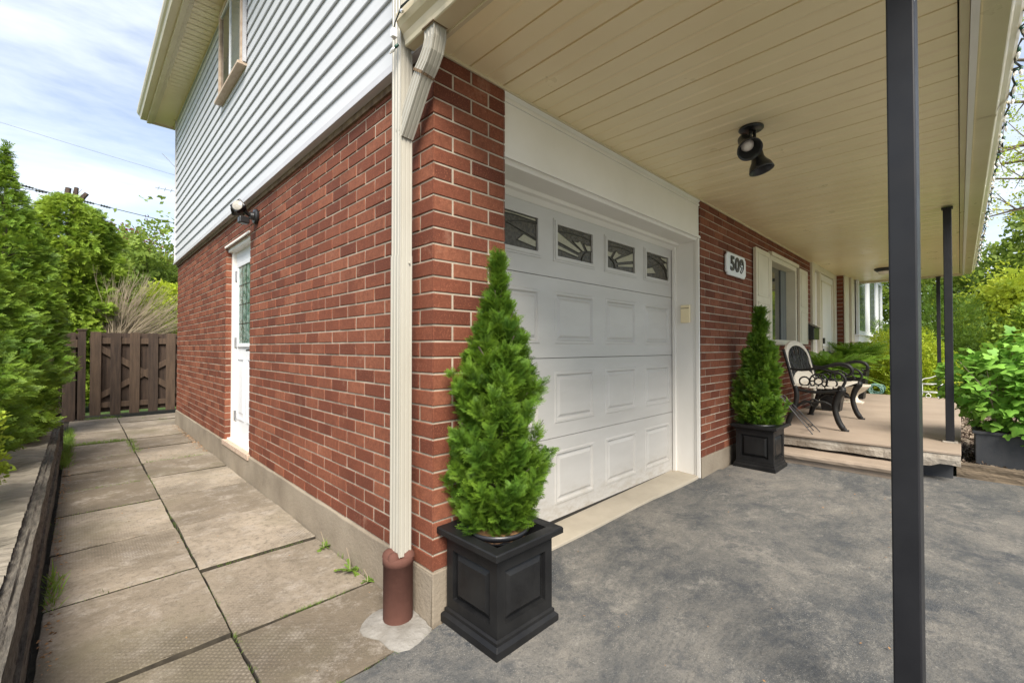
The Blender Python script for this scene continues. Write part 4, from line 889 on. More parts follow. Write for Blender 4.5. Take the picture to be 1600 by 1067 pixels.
# ============================================================ BENCH
t=thing('garden_bench',(4.83,-.46,.303),'garden bench with black cast iron scroll ends and cream arched back on the porch','bench')
def ctube(mb,P,r,n=8): # smooth path through control points
    P=[Vector(p) for p in P]; out=[]; Q=[P[0]*2-P[1]]+P+[P[-1]*2-P[-2]]
    for i in range(1,len(Q)-2):
        for k in range(6):
            u=k/6; a,b,c,d=Q[i-1],Q[i],Q[i+1],Q[i+2]
            out.append(.5*((2*b)+(-a+c)*u+(2*a-5*b+4*c-d)*u*u+(-a+3*b-3*c+d)*u**3))
    out.append(P[-1]); R_=r if not isinstance(r,(list,tuple)) else list(np.interp(np.linspace(0,1,len(out)),np.linspace(0,1,len(r)),r))
    mb.tube(out,R_,n)
for sx in (-1,1):
    X=sx*.515
    b=MB(); ctube(b,[(X,-.265,.012),(X,-.235,.03),(X,-.20,.10),(X,-.175,.22),(X,-.20,.33),(X,-.235,.40),(X,-.20,.425)],[.014,.028,.027,.025,.031,.034,.02]); 
    b.box(X-.02,X+.02,-.285,-.225,0,.014); b.build('leg',m_cast,t,smooth=True)
    b=MB(); ctube(b,[(X,.235,.012),(X,.215,.08),(X,.17,.20),(X,.15,.32),(X,.165,.42)],[.024,.028,.025,.025,.026]); b.box(X-.02,X+.02,.205,.27,0,.014); b.build('leg',m_cast,t,smooth=True)
    b=MB(); ctube(b,[(X,-.22,.395),(X,-.05,.365),(X,.10,.375),(X,.17,.41),(X,.22,.60),(X,.27,.80)],.015); ctube(b,[(X,-.18,.22),(X,-.08,.27),(X,0,.255),(X,.08,.26),(X,.155,.20)],.013)
    for (cy,cz,r) in ((-.04,.475,.075),(-.04,.475,.035),(-.15,.46,.045),(.08,.47,.045),(0,.255,.035)):
        b.tube([(X,cy+r*math.cos(a),cz+r*math.sin(a)) for a in [k*math.pi/8 for k in range(17)]],.008,6)
    for k in range(8): a=k*math.pi/4; b.tube([(X,-.04+.035*math.cos(a),.475+.035*math.sin(a)),(X,-.04+.072*math.cos(a),.475+.072*math.sin(a))],.007,5)
    b.build('end_frame',m_cast,t,smooth=True)
    b=MB(); ctube(b,[(X,.235,.60),(X,.10,.585),(X,-.08,.62),(X,-.20,.655),(X,-.285,.64),(X,-.315,.585),(X,-.285,.545),(X,-.255,.57)],[.010,.013,.015,.018,.018,.015,.012,.008])
    ctube(b,[(X,-.235,.42),(X,-.26,.50),(X,-.22,.56),(X,-.13,.585),(X,-.06,.605)],[.014,.012,.012,.010,.010]); b.build('arm',m_cast,t,smooth=True)
for k in range(6):
    y=-.225+k*.068; z=.412-.012*math.sin(k/5*math.pi)
    b=MB(); b.box(-.53,.53,y,y+.058,z,z+.02); b.build('seat_slat',m_benchwood,t,bevel=.005)
# back: arched cream frame with lattice
def bk(x,h): return (x,.175+.10*h/.45,.42+h)  # height above seat -> leaning plane
b=MB(); N=28
def arch(w,h0,h1,x): return h0+(h1-h0)*math.sqrt(max(0,1-(x/w)**2))**.9
def strip(mb,out,inn,th=.022):
    n=len(out); V=[]
    for o_,i_ in zip(out,inn): V+=[Vector(o_),Vector(i_),Vector(o_)+Vector((0,th,0)),Vector(i_)+Vector((0,th,0))]
    F=[]
    for i in range(n-1):
        a=i*4; c=a+4; F+=[(a,a+1,c+1,c),(a+2,c+2,c+3,a+3),(a,c,c+2,a+2),(a+1,a+3,c+3,c+1)]
    F+=[(0,2,3,1),((n-1)*4,(n-1)*4+1,(n-1)*4+3,(n-1)*4+2)]; mb.add(V,F)
W1,W0=.515,.455
out=[bk(-W1,.0)]+[bk(W1*-math.cos(math.pi*k/N),.24+.235*math.sin(math.pi*k/N)**.8) for k in range(N+1)]+[bk(W1,.0)]
inn=[bk(-W0,.0)]+[bk(W0*-math.cos(math.pi*k/N),.225+.195*math.sin(math.pi*k/N)**.8) for k in range(N+1)]+[bk(W0,.0)]
strip(b,out,inn); b.build('back_frame',m_benchwood,t,bevel=.003)
b=MB(); out=[bk(W0*-math.cos(math.pi*k/N),.02+.13*math.sin(math.pi*k/N)) for k in range(N+1)]; inn=[bk(W0*-math.cos(math.pi*k/N),.0) for k in range(N+1)]
strip(b,out,inn); b.build('lower_back_board',m_benchwood,t,bevel=.003)
b=MB(); R=random.Random(8)
for k in range(30):
    x=-W0+.03+k*(2*W0-.06)/29; top=.225+.195*math.sin(math.acos(max(-1,min(1,-x/W0))))**.8; bot=.02+.13*math.sin(math.acos(max(-1,min(1,-x/W0))))
    P_=[Vector(bk(x+R.uniform(-.025,.025),bot+(top-bot)*q/5))+Vector((0,.01,0)) for q in range(6)]; ctube(b,P_,.007,5)
for k in range(26):
    x=R.uniform(-W0+.06,W0-.06); h=R.uniform(.17,.30); r=R.uniform(.018,.03); b.tube([Vector(bk(x+r*math.cos(a),h+r*math.sin(a)))+Vector((0,.008,0)) for a in [q*math.pi/5 for q in range(11)]],.006,5)
b.build('back_lattice',m_cast,t,smooth=True)
# ---- wire plant stand leaning near the cedar
t=thing('wire_stakes',(3.98,-.47,.303),'thin black wire trellis stakes leaning beside the shorter cedar, in front of the bench','wire stakes')
b=MB()
for (x0,y0,x1,y1) in ((-.08,-.06,-.10,.20),(.12,-.08,.02,.20),(.16,-.02,.06,.24)):
    b.tube([(x0,y0,.0),(x1,y1,.34)],.005,6)
b.tube([(-.09,-.01,.06),(.10,-.03,.06),(.15,.02,.06)],.004,5); b.tube([(-.095,.14,.25),(.04,.14,.25),(.08,.18,.25)],.004,5); b.build('wire',m_blackmetal,t)
# ---- ferns in tapered planters
def tplanter(loc,h,w,label):
    t=thing('tapered_planter',loc,label,'planter',group='tapered black planters on the porch')
    b=MB(); a=w/2; c=a*.70
    def ring(a,za,c,zc): b.add([(-a,-a,za),(a,-a,za),(a,a,za),(-a,a,za),(-c,-c,zc),(c,-c,zc),(c,c,zc),(-c,c,zc)],[(i,(i+1)%4,4+(i+1)%4,4+i) for i in range(4)])
    ring(c,0,a,h-.03); ring(a,h-.03,a+.012,h-.03); ring(a+.012,h-.03,a+.012,h); ring(a+.012,h,a-.015,h); ring(a-.015,h,a-.02,h-.05); b.box(-c,c,-c,c,0,.01)
    b.build('body',m_black,t,bevel=.003); b=MB(); b.box(-a+.02,a-.02,-a+.02,a-.02,h-.06,h-.045); b.build('soil',m_soil,t); return t
def fern_T(seed):
    R=random.Random(seed); tb=TB()
    for i in range(8): tb.leaf((0,i*.125,0),(0,1,0),.14,.006,0,.1,.3)
    for i in range(22):
        y=.06+.92*i/22; L=.19*math.sin(math.pi*min(1,(y+.12)*.9))**.7+.02
        for s_ in (-1,1): tb.leaf((0,y,0),(s_*math.cos(.45),math.sin(.45),0),L*R.uniform(.85,1.1),.019,.004,.2+.4*y,.9)
    v,f,t_=tb.get(-.0); v[:,2]+= .35*v[:,1]-.72*v[:,1]**2; return v,f,t_
FERN=[fern_T(i) for i in range(3)]
def fern(loc,R_,n,label):
    t=thing('fern',loc,label,'fern',group='ferns on the porch'); th=rng.uniform(0,6.28,n); up=rng.uniform(.25,2.2,n)
    d=np.stack([np.cos(th),np.sin(th),up],1); pos=np.stack([np.cos(th)*.04,np.sin(th)*.04,np.zeros(n)],1)
    multi('fronds',FERN,pos,d,rng.normal(0,.25,n),R_*rng.uniform(.7,1.15,n),l_fern,t); b=MB(); b.lathe([(0,.0),(.07,0),(.04,.05),(0,.06)],(0,0,-.02),10); b.build('root_crown',m_soil,t); return t
tplanter((5.98,-.33,.303),.36,.27,'low black planter under and behind the bench, holding the left fern')
fern((5.98,-.33,.70),.46,110,'arching green fern behind the bench, left of the other fern')
tplanter((7.95,-.30,.303),.50,.36,'tall tapered black planter near the far end of the porch wall')
fern((7.95,-.30,.82),.50,110,'arching green fern in the tall planter, below the box window')
t=thing('garden_urn',(7.15,-.40,.303),'low cream footed urn bowl between the bench and the tall planter','urn')
b=MB(); b.lathe([(0,0),(.10,0),(.10,.03),(.06,.05),(.045,.09),(.06,.13),(.13,.18),(.18,.235),(.20,.26),(.20,.275),(.185,.275),(.15,.24),(.0,.20)],n=32); b.build('bowl',m_urn,t,smooth=True)
b=MB(); b.box(-.11,.11,-.11,.11,-.001,.022); b.build('foot',m_urn,t,bevel=.004)
# hose
t=thing('garden_hose',(9.35,-.42,.26),'coiled teal and white striped garden hose beyond the porch slab','hose')
b=MB(); R=random.Random(3); pts=[]
for k in range(200):
    a=k*.19; r=.11+.02*math.sin(k*.31); pts.append((.06*math.sin(k*.05)+.5*(k/200)-.2,r*math.cos(a)*.9,.10+r*math.sin(a)*.75))
b.tube(pts,.010,8); b.build('coil',m_hose,t,smooth=True)
# white wire stand
t=thing('wire_plant_stand',(8.80,-1.20,.303),'small white wire plant stand with curled top at the far edge of the slab','plant stand')
b=MB()
for y in (-.13,.13):
    pass
ctube(b,[(0,.15,.0),(0,.17,.03),(0,.14,.04),(0,.14,.22),(0,.12,.30),(0,.03,.33),(0,-.04,.37),(0,-.08,.42),(0,-.12,.42),(0,-.12,.37),(0,-.08,.37)],.007,6)
ctube(b,[(0,-.17,.0),(0,-.19,.03),(0,-.16,.04),(0,-.16,.25),(0,-.14,.33),(0,-.11,.40)],.007,6); ctube(b,[(.22,.15,.0),(.22,.14,.06),(.22,.14,.22)],.007,6); ctube(b,[(.22,-.16,.0),(.22,-.16,.22)],.007,6)
for z in (.09,.22):
    b.tube([(0,.14,z),(0,-.16,z)],.006,6); b.tube([(.22,.14,z),(.22,-.16,z)],.006,6); b.tube([(0,.14,z),(.22,.14,z)],.006,6); b.tube([(0,-.16,z),(.22,-.16,z)],.006,6)
    for q in range(1,5): b.tube([(0,.14-.06*q,z),(.22,.14-.06*q,z)],.004,5)
for y in (.06,-.08): b.tube([(0,y+.03*math.cos(a),.035+.03*math.sin(a)) for a in [k*.6 for k in range(11)]],.005,5); b.tube([(0,y,.065),(0,y,.09)],.005,5)
b.build('wire_frame',m_bwhite,t,smooth=True)
# ============================================================ RIGHT SIDE: TIMBER, TROUGH, BUSH
def rough_timber(name,p0,p1,w,h,mat,parent=None,seed=1,amp=.006,nx=60):
    """weathered timber as a displaced grid wrapped round a rectangular section; p0->p1 along its length"""
    p0=Vector(p0);p1=Vector(p1);d=(p1-p0);L=d.length;d.normalize();side=Vector((-d.y,d.x,0)); R=random.Random(seed); sec=[]
    for (a,b_,c,e,n) in ((-1,0,1,0,0),):
        pass
    k=7
    for i in range(k): sec.append((-.5+i/k,0.))
    for i in range(k): sec.append((.5,i/k))
    for i in range(k): sec.append((.5-i/k,1.))
    for i in range(k): sec.append((-.5,1-i/k))
    n=len(sec); b=MB(); vs=[]; ph=[R.uniform(0,6.28) for _ in range(n)]; off=[R.uniform(-1,1)*amp for _ in range(n)]
    for j in range(nx+1):
        u=j/nx
        for i,(s_,q) in enumerate(sec):
            o=off[i]*(1+.8*math.sin(u*L*3+ph[i]))+amp*.5*math.sin(u*L*11+ph[i]*2)+R.uniform(-amp,amp)*.3; cx=s_*w;cz=q*h; nxv=s_*2;nz=(q-.5)*2
            l=math.hypot(nxv,nz) or 1; vs.append(p0+d*(L*u)+side*(cx+o*nxv/l)+Vector((0,0,cz+o*nz/l)))
    b.add(vs,[(j*n+i,j*n+(i+1)%n,(j+1)*n+(i+1)%n,(j+1)*n+i) for j in range(nx) for i in range(n)]+[tuple(range(n)),tuple(nx*n+i for i in range(n))[::-1]])
    return b.build(name,mat,parent,smooth=False)
t=thing('timber_edging',(4.17,-1.5,.03),'weathered old timber lying along the edge of the asphalt by the porch corner','timber')
o=rough_timber('beam',(0,.02,0),(0,-3.2,-.01),.12,.135,m_timber,t,5,.006,120)
t=thing('trough_planter',(4.53,-2.35,.10),'long charcoal trough planter behind the timber, full of lobed leaves','planter')
b=MB(); b.box(-.235,.235,-.76,.76,0,.325); b.build('body',m_blackpaint,t,bevel=.006); b=MB(); b.box(-.25,.25,-.775,-.755,.31,.33); b.box(-.25,.25,.755,.775,.31,.33); b.box(-.25,-.23,-.755,.755,.31,.33); b.box(.23,.25,-.755,.755,.31,.33); b.build('rim',m_blackpaint,t)
b=MB(); b.box(-.225,.225,-.75,.75,.32,.327); b.build('soil',m_soil,t)
def lobed(seed):
    R=random.Random(seed); rim=[]
    prof=[(0,.0),(28,.50),(52,.62),(75,.42),(95,.62),(118,.50),(140,.62)]
    angs=[-90,-62,-30,-8,18,40,62,78,90,102,118,140,162,188,210,242]; rad=[.06,.34,.46,.52,.60,.40,.50,.66,.72,.66,.50,.40,.60,.52,.46,.34]
    for a,r in zip(angs,rad): rim.append((r*math.cos(math.radians(a))*R.uniform(.93,1.07),.45+r*math.sin(math.radians(a))*R.uniform(.93,1.07)))
    v=[(0,.42,.05)]+[(x,y,-.10*abs(x)-.12*(y-.4)**2+R.uniform(-.03,.03)) for x,y in rim]; n=len(rim)
    f=[(0,1+i,1+(i+1)%n,1+(i+2)%n) for i in range(0,n,2)]
    return np.array(v),np.array(f),np.array([.35]+[.65]*n)
LOB=[lobed(i) for i in range(4)]
t=thing('leafy_bush',(4.55,-2.25,.47),'dense bright green bush of lobed leaves spilling over the charcoal trough','bush')
n=4200; B=[(0,.45,.30,.34),(.05,.1,.42,.40),(0,-.3,.42,.42),(-.08,.35,.05,.26),(-.12,0,.08,.30),(-.1,-.4,.1,.32),(.2,.2,.5,.36),(0,-.7,.35,.4),(.15,.62,.36,.26),(-.18,.15,.30,.28)]
vol=np.array([b_[3]**2 for b_ in B]); idx=rng.choice(len(B),n,p=vol/vol.sum()); BA=np.array(B)[idx]; d=norm(rng.normal(0,1,(n,3))); q=rng.uniform(.72,1.06,n)
pos=BA[:,:3]+d*(BA[:,3]*q)[:,None]
keep=pos[:,2]>-.12; pos=pos[keep]; d=d[keep]; n=len(pos)
dirs=np.stack([d[:,0]*.8,d[:,1]*.8,-.35+.25*d[:,2]],1)+rng.normal(0,.35,(n,3)); 
# leaf blades lie with their face outwards and up, tips hanging
multi('leaves',LOB,pos,dirs,rng.normal(0,.45,n),rng.uniform(.050,.088,n),l_lobed,t)
b=MB(); R=random.Random(4)
for k in range(26):
    a=R.uniform(0,6.28); bx_,by_=R.uniform(-.12,.12),R.uniform(-.55,.55); ctube(b,[(bx_,by_,-.02),(bx_*1.3+.05*math.cos(a),by_+.05*math.sin(a),.25),(bx_+.22*math.cos(a),by_+.22*math.sin(a),R.uniform(.4,.7))],[.006,.004,.002],5)
b.build('stems',m_twig,t)
# ============================================================ LEFT SIDE: RETAINING WALL
t=thing('retaining_wall',(-1.19,0,0),'low mossy dark timber retaining wall along the left of the path','retaining wall')
rough_timber('lower_timber',(.005,-3.5,-.04),(.0,5.25,-.04),.07,.16,m_wallwood,t,3,.004,220); rough_timber('upper_timber',(-.002,-3.5,.125),(-.008,5.25,.118),.06,.150,m_wallwood,t,4,.005,220)
b=MB(); b.box(-.035,.045,5.255,5.33,-.05,.305); b.box(-.55,-.035,5.30,5.335,.10,.31); b.box(-.56,.05,5.25,5.345,.306,.325); b.build('end_post',m_wallwood,t,bevel=.005)
R=random.Random(9); ys=[-3.5,-1.2,.28,.42,1.9,3.2,4.4,5.24]
for a,c in zip(ys,ys[1:]):
    if a==.28: continue
    nx,ny=22,int((c-a)/.022); ph=R.uniform(0,6)
    def fz(x,y):
        r=.006*math.sin(y*38+3*math.sin(x*9+ph)+2*math.sin(y*7))+.004*math.sin(y*83+x*12+ph)+.004*math.sin(x*31+y*5)+R.uniform(-.0022,.0022); e=min((y-a),(c-y))
        return .283+r-(.015 if e<.012 else 0)+.006*math.sin(y*2+ph)-.035*max(0,(x+.03+.008*math.sin(y*21))/.02 if x>-.045 else 0)*.2
    s_=sheet(-.62,-.028,a+.004,c-.004,nx,ny,fz); s_.build('cap_slab',m_walltop,t)
b=MB(); b.box(-.62,-.03,.29,.42,.15,.255); b.build('cap_gap',m_soil,t)
# ============================================================ FENCE AND GATE
def board(mb,x0,x1,y0,y1,z0,z1,R): 
    s_=R.uniform(-.006,.006); mb.add([(x0+s_,y0,z0),(x1+s_,y0,z0),(x1+s_,y1,z0),(x0+s_,y1,z0),(x0,y0,z1),(x1,y0,z1),(x1,y1,z1),(x0,y1,z1)],[(0,3,2,1),(4,5,6,7),(0,1,5,4),(1,2,6,5),(2,3,7,6),(3,0,4,7)])
t=thing('gate',(-.92,8.08,.03),'dark brown board gate with crossed braces closing the end of the side path','gate')
R=random.Random(6)
for i in range(6):
    b=MB(); x=.012+i*.236; board(b,x,x+.128,-.022,0,.015+R.uniform(-.01,.01),1.335+R.uniform(-.006,.006),R); b.build('board',m_fencel if i%2==0 else m_fence,t,bevel=.003)
b=MB()
for i in range(6): x=.135+i*.236; board(b,x,x+.14,.042,.06,.06,1.325,R)
b.build('rear_boards',m_fence,t,bevel=.002)
b=MB(); b.box(0,1.42,.0,.04,1.15,1.245); b.build('rail',m_fencel,t,bevel=.003); b=MB(); b.box(0,1.42,.0,.04,.13,.215); b.build('rail',m_fencel,t,bevel=.003)
b=MB(); b.obox((.08,.004,1.06),(1.16,0,-.88),(0,.034,0),(.055,0,.072)); b.build('brace',m_fencel,t,bevel=.003); b=MB(); b.obox((.08,.006,.235),(1.27,0,.80),(0,.030,0),(-.045,0,.072)); b.build('brace',m_fencel,t,bevel=.003)
t=thing('fence',(-.95,8.08,.0),'dark brown board fence section left of the gate behind the cedars','fence')
b=MB(); b.box(-.095,-.005,-.05,.04,-.05,1.385); b.box(-.11,.01,-.06,.05,1.385,1.41); b.build('post',m_fence,t,bevel=.004)
for i in range(9):
    b=MB(); x=-.265-i*.225; board(b,x,x+.145,-.0,.022,-.02,1.36+R.uniform(-.008,.008),R); b.build('board',m_fencel if i%3==1 else m_fence,t,bevel=.003)
b=MB()
for i in range(9): x=-.16-i*.225; board(b,x-.02,x+.10,.065,.085,.0,1.34,R)
b.build('rear_boards',m_fence,t); b=MB(); b.box(-2.2,-.10,-.035,0,1.12,1.245); b.build('rail',m_fencel,t,bevel=.003); b=MB(); b.box(-2.2,-.10,.024,.064,.12,.21); b.build('rail',m_fence,t,bevel=.003)
# ============================================================ TREES LEFT
def cedar(name,loc,prof,n,size,label,mat=None,T=None,sq=(1,1),group=None,lump=.2,droop=.25,upw=.55):
    t=thing(name,loc,label,'cedar' if 'cedar' in name else 'bush',group)
    cone_crown('crown',T or FR_MD,prof[::-1],int(n*1.7),size*.85,mat or l_cedar,t,lump=lump,inner=.45,upw=upw,fill=.3,sq=sq,droop=droop,rollv=.9)
    top=prof[0][0]; b=MB(); b.tube([(0,0,-.3),(.01,0,top*.4),(0,.01,top*.97)],[.05,.035,.004],8); R=random.Random(n)
    for i in range(40):
        z=R.uniform(.15*top,.9*top); r=float(np.interp(-z,[-p[0] for p in prof],[p[1] for p in prof]))*.85; a=R.uniform(0,6.28); b.tube([(0,0,z-.1),(r*math.cos(a),r*math.sin(a),z+.05)],[.012,.003],5,cap=False)
    b.build('trunk',m_bark,t); return t
HG='clipped cedars along the left of the path'
cedar('hedge_cedar',(-1.68,6.45,.2),[(3.30,.02),(3.1,.05),(2.9,.10),(2.65,.20),(2.3,.31),(1.9,.42),(1.3,.46),(.7,.50),(.2,.42)],5200,.13,'tallest dark green cedar with a thin leading tip at the far left before the fence',group=HG)
cedar('hedge_cedar',(-1.76,4.3,.2),[(2.05,.02),(1.85,.16),(1.5,.34),(1.1,.47),(.7,.53),(.3,.50),(.0,.4)],5200,.105,'rounded mid green cedar in front of the tallest one',group=HG)
cedar('hedge_cedar',(-1.84,3.0,.2),[(1.55,.02),(1.35,.18),(1.1,.34),(.8,.46),(.5,.52),(.2,.46),(.02,.3)],5200,.085,'lower cedar nearest to the camera at the left edge',group=HG)
t=thing('golden_shrub',(-1.52,1.95,.27),'low golden green leafy shrub at the left edge above the retaining wall','shrub')
blob_crown('foliage',CLUS,[(0,0,.42,.20),(.03,-.22,.34,.15),(.02,.2,.30,.18),(-.2,0,.45,.3),(.10,.10,.20,.12),(-.2,-.4,.3,.3)],2200,.045,l_gold,t,upw=.8); b=MB(); R=random.Random(3)
for k in range(24): a=R.uniform(0,6.28); b.tube([(0,0,-.02),(.1*math.cos(a),.15*math.sin(a),.12),(.2*math.cos(a),.35*math.sin(a),.3)],[.006,.004,.002],5)
b.build('stems',m_twig,t)
t=thing('golden_shrub',(-1.36,1.30,.28),'sprig of golden green leaves low at the left edge above the wall cap','shrub'); blob_crown('foliage',CLUS,[(0,0,.09,.06),(-.15,.05,.1,.12)],160,.04,l_gold,t,upw=.6); b=MB(); b.tube([(-.1,0,0),(0,0,.08)],.004,5); b.build('stems',m_twig,t)
cedar('broad_cedar',(-1.22,10.2,0),[(3.95,.12),(3.7,.45),(3.2,.68),(2.6,.76),(2.0,.80),(1.3,.80),(.6,.8),(.1,.6)],9500,.19,'broad bright green cedar hedge rising behind the dark fence',mat=l_cedar2,droop=.25,upw=.35,lump=.22)
cedar('broad_cedar',(-2.05,9.6,0),[(3.6,.05),(3.2,.35),(2.6,.6),(1.8,.75),(.8,.8),(.1,.6)],3000,.24,'second cedar behind the fence, hidden mostly by the tallest dark one',mat=l_cedar2,droop=.4,upw=.3)
# deciduous builder
def tree(name,loc,label,h,spread,nleaf,leafsize,mat,seed=1,trunk=.12,fork=.35,levels=4,cat='tree',density=1,barkm=None,dirbias=(0,0,0),group=None,T=None,clump=.3):
    t=thing(name,loc,label,cat,group); R=random.Random(seed); b=MB(); tips=[]
    def br(p,d,L,r,lv):
        n=4; pts=[p]; dd=Vector(d)
        for i in range(n):
            dd=(dd+Vector((R.uniform(-.18,.18),R.uniform(-.18,.18),R.uniform(-.05,.16)))+Vector(dirbias)*.05).normalized(); pts.append(pts[-1]+dd*L/n)
        b.tube(pts,[r*(1-.45*i/n) for i in range(n+1)],6 if lv>1 else 5,cap=False)
        if lv<=2: tips.extend([(q,lv) for q in pts[1:]])
        if lv==0: return
        for k in range(3 if lv>1 else 4):
            a=R.uniform(0,6.28); e=R.uniform(.45,.95); s_=Vector((math.cos(a),math.sin(a),R.uniform(-.1,.5))); nd=(dd*(1-e*.6)+s_*e+Vector(dirbias)*.3).normalized(); q=pts[R.choice((2,3,4))]
            br(q,nd,L*R.uniform(.6,.85)*spread,r*.5,lv-1)
    br(Vector((0,0,-.1)),Vector((0,0,1)),h*fork,trunk,levels)
    b.build('trunk',barkm or m_bark,t)
    P=np.array([list(p) for p,l in tips]); n=nleaf; ix=rng.integers(0,len(P),n); pos=P[ix]+rng.normal(0,clump,(n,3)); d=rng.normal(0,1,(n,3))+np.array([0,0,-.2])
    multi('crown',T or CLUS,pos,d,rng.uniform(-3,3,n),leafsize*rng.uniform(.6,1.3,n),mat,t); return t
tree('leafy_tree',(.50,13.2,0),'tall open green tree beyond the fence beside the house corner',7.0,.88,2400,.20,l_green,4,.06,.34,4,clump=.22)
tree('red_maple',(.25,16.5,0),'dark red leaved maple in the distance behind the fence',7.6,.85,4200,.22,l_red,5,.09,.33,4,clump=.28)
tree('leafy_tree',(-2.3,14.5,0),'thin loose green tree rising behind the broad cedar',6.2,.8,1500,.20,l_green,8,.07,.36,4,clump=.25)
t=thing('lime_shrub',(.35,10.6,0),'bright yellow green shrub just beyond the gate','shrub'); blob_crown('foliage',CLUS,[(0,0,1.5,.55),(-.1,.1,2.1,.4),(.3,0,1.0,.7),(.4,.3,2.0,.5),(-.15,.3,1.0,.5)],5200,.11,l_lime,t,upw=.2); b=MB()
for k in range(12): a=k*.52; b.tube([(0,0,0),(.15*math.cos(a),.15*math.sin(a),.8),(.35*math.cos(a),.35*math.sin(a),2.0)],[.02,.014,.005],5)
b.build('stems',m_bark,t)
t=thing('bare_shrub',(-.55,9.6,.2),'pale leafless shrub of fine twigs between the broad cedar and the lime shrub','shrub'); b=MB(); R=random.Random(12)
for k in range(210):
    a=R.uniform(-.35,1.15); ll=R.uniform(.7,1.6); dy=R.uniform(-.25,.3); p=Vector((R.uniform(-.12,.12),R.uniform(-.1,.1),.9)); d=Vector((math.sin(a),dy,math.cos(a))).normalized(); pts=[p]
    for i in range(5): d=(d+Vector((R.uniform(-.12,.12)+.03,R.uniform(-.12,.12),R.uniform(-.10,.06)))).normalized(); pts.append(pts[-1]+d*ll/5)
    b.tube(pts,[.008,.006,.005,.004,.003,.0015],4,cap=False)
    for j in (2,3,4):
        q=pts[j]; e=(d+Vector((R.uniform(-.6,.6),R.uniform(-.4,.4),R.uniform(-.3,.4)))).normalized(); b.tube([q,q+e*.15,q+e*.3+Vector((0,0,.03))],[.003,.002,.001],4,cap=False)
b.build('twigs',m_twig,t)
t=thing('pollarded_trunk',(-1.25,20,0),'bare cut tree trunk with stub limbs above the cedar hedge','tree stump'); b=MB()
b.tube([(0,0,0),(.05,0,3),(.08,0,6.1)],[.24,.20,.15],9); b.tube([(.05,0,5.9),(-.03,0,6.2),(-.12,0,6.4),(-.10,0,6.62)],[.12,.09,.085,.08],7); b.tube([(.08,0,5.9),(.06,0,6.3),(.10,0,6.68)],[.12,.08,.06],7); b.tube([(.1,0,5.9),(.20,.1,6.3),(.36,.1,6.56)],[.12,.085,.07],7); b.tube([(.1,0,6.1),(-.30,0,6.3),(-.36,0,6.42)],[.07,.05,.045],6)
for k in range(14): a=k*.9; b.tube([(.05,0,5.7+.05*k),(.05+.3*math.cos(a),.1*math.sin(a),6.0+.05*k)],[.012,.004],4)
b.build('trunk',m_fence,t,smooth=False)
# wires
def cable(name,a,c,sag,label,clumps=()):
    t=thing(name,(0,0,0),label,'overhead wire',group='overhead wires'); b=MB(); a=Vector(a);c=Vector(c)
    P_=[a.lerp(c,k/24)-Vector((0,0,sag*4*(k/24)*(1-k/24))) for k in range(25)]; b.tube(P_,.014 if clumps else .007,5); b.build('cable',m_wire if clumps else m_steel,t); b=MB()
    for u in clumps:
        q=a.lerp(c,u)-Vector((0,0,sag*4*u*(1-u))); dd=(c-a).normalized()
        b=MB(); b.lathe([(0,-.03),(.03,-.02),(.055,0),(.03,.02),(.03,.06),(.055,.08),(.03,.1),(.03,.14),(.055,.16),(.03,.18),(.03,.23),(.045,.25),(0,.27)],q,8,Vector((0,0,1)).rotation_difference(dd).to_matrix().to_4x4()); b.build('insulator',m_wire,t)
cable('power_line',(-9,22,7.9),(4,21,6.0),.15,'power line with dark insulators crossing above the pollarded trunk',(.45,.50,.62,.655)); cable('power_line',(-9,22.5,7.2),(-1.2,20.4,6.45),.1,'lower power line ending at the pollarded trunk',(.80,.88)); cable('power_line',(-12,24,10.9),(6,24,8.8),.2,'highest thin overhead wire across the sky at left')
t=thing('antenna',(.35,9.5,0),'thin metal aerial rods poking out behind the house corner','antenna'); b=MB(); b.tube([(.25,0,0),(.25,0,4.95)],.02,6); b.tube([(.25,0,4.25),(-.35,0,4.25)],.006,5); b.tube([(.25,0,4.45),(-.25,0,4.95)],.006,5)
for k in range(5): b.tube([(-.3+.1*k,-.12,4.25),(-.3+.1*k,.12,4.25)],.004,4)
b.build('rods',m_steel,t)
# ============================================================ TREES AND SHRUBS RIGHT
def roundbush(loc,blobs,n,size,mat,label,group=None,T=None):
    t=thing('round_bush',loc,label,'bush',group); blob_crown('foliage',T or NEED,blobs,n,size,mat,t,upw=.35,fill=.35); b=MB()
    for k in range(7): a=k*.9; b.tube([(0,0,-.15),(.08*math.cos(a),.08*math.sin(a),.3),(.4*math.cos(a),.4*math.sin(a),.9)],[.03,.02,.008],6)
    b.build('stems',m_bark,t); return t
roundbush((12.3,-1.25,0),[(0,0,1.2,.95),(0,.5,.8,.85),(0,-.45,.75,.75),(.2,.1,1.75,.65),(0,.95,.6,.6),(0,-.2,.45,.8)],9000,.12,l_yew,'large dark green clipped evergreen bush behind the thin far post')
roundbush((10.1,-.78,0),[(0,0,.95,.55),(0,.3,.7,.45),(0,-.32,.72,.42),(0,0,.5,.55)],5200,.075,l_lime,'smaller rounded fresh green bush beyond the end of the porch slab',T=CLUS)
roundbush((10.9,-.15,0),[(0,0,.8,.6),(0,0,1.4,.3)],2500,.09,l_yew,'dark low shrub under the right end of the box window')
tree('lime_maple',(15.2,-2.1,0),'full yellow green maple behind the dark evergreen, right of the porch roof',4.6,.80,7500,.20,l_lime,12,.08,.28,4,clump=.34)
tree('lime_maple',(15.5,-3.3,0),'second yellow green maple at the right edge behind the trough planter',4.2,.84,6500,.20,l_lime,15,.08,.26,4,clump=.34)
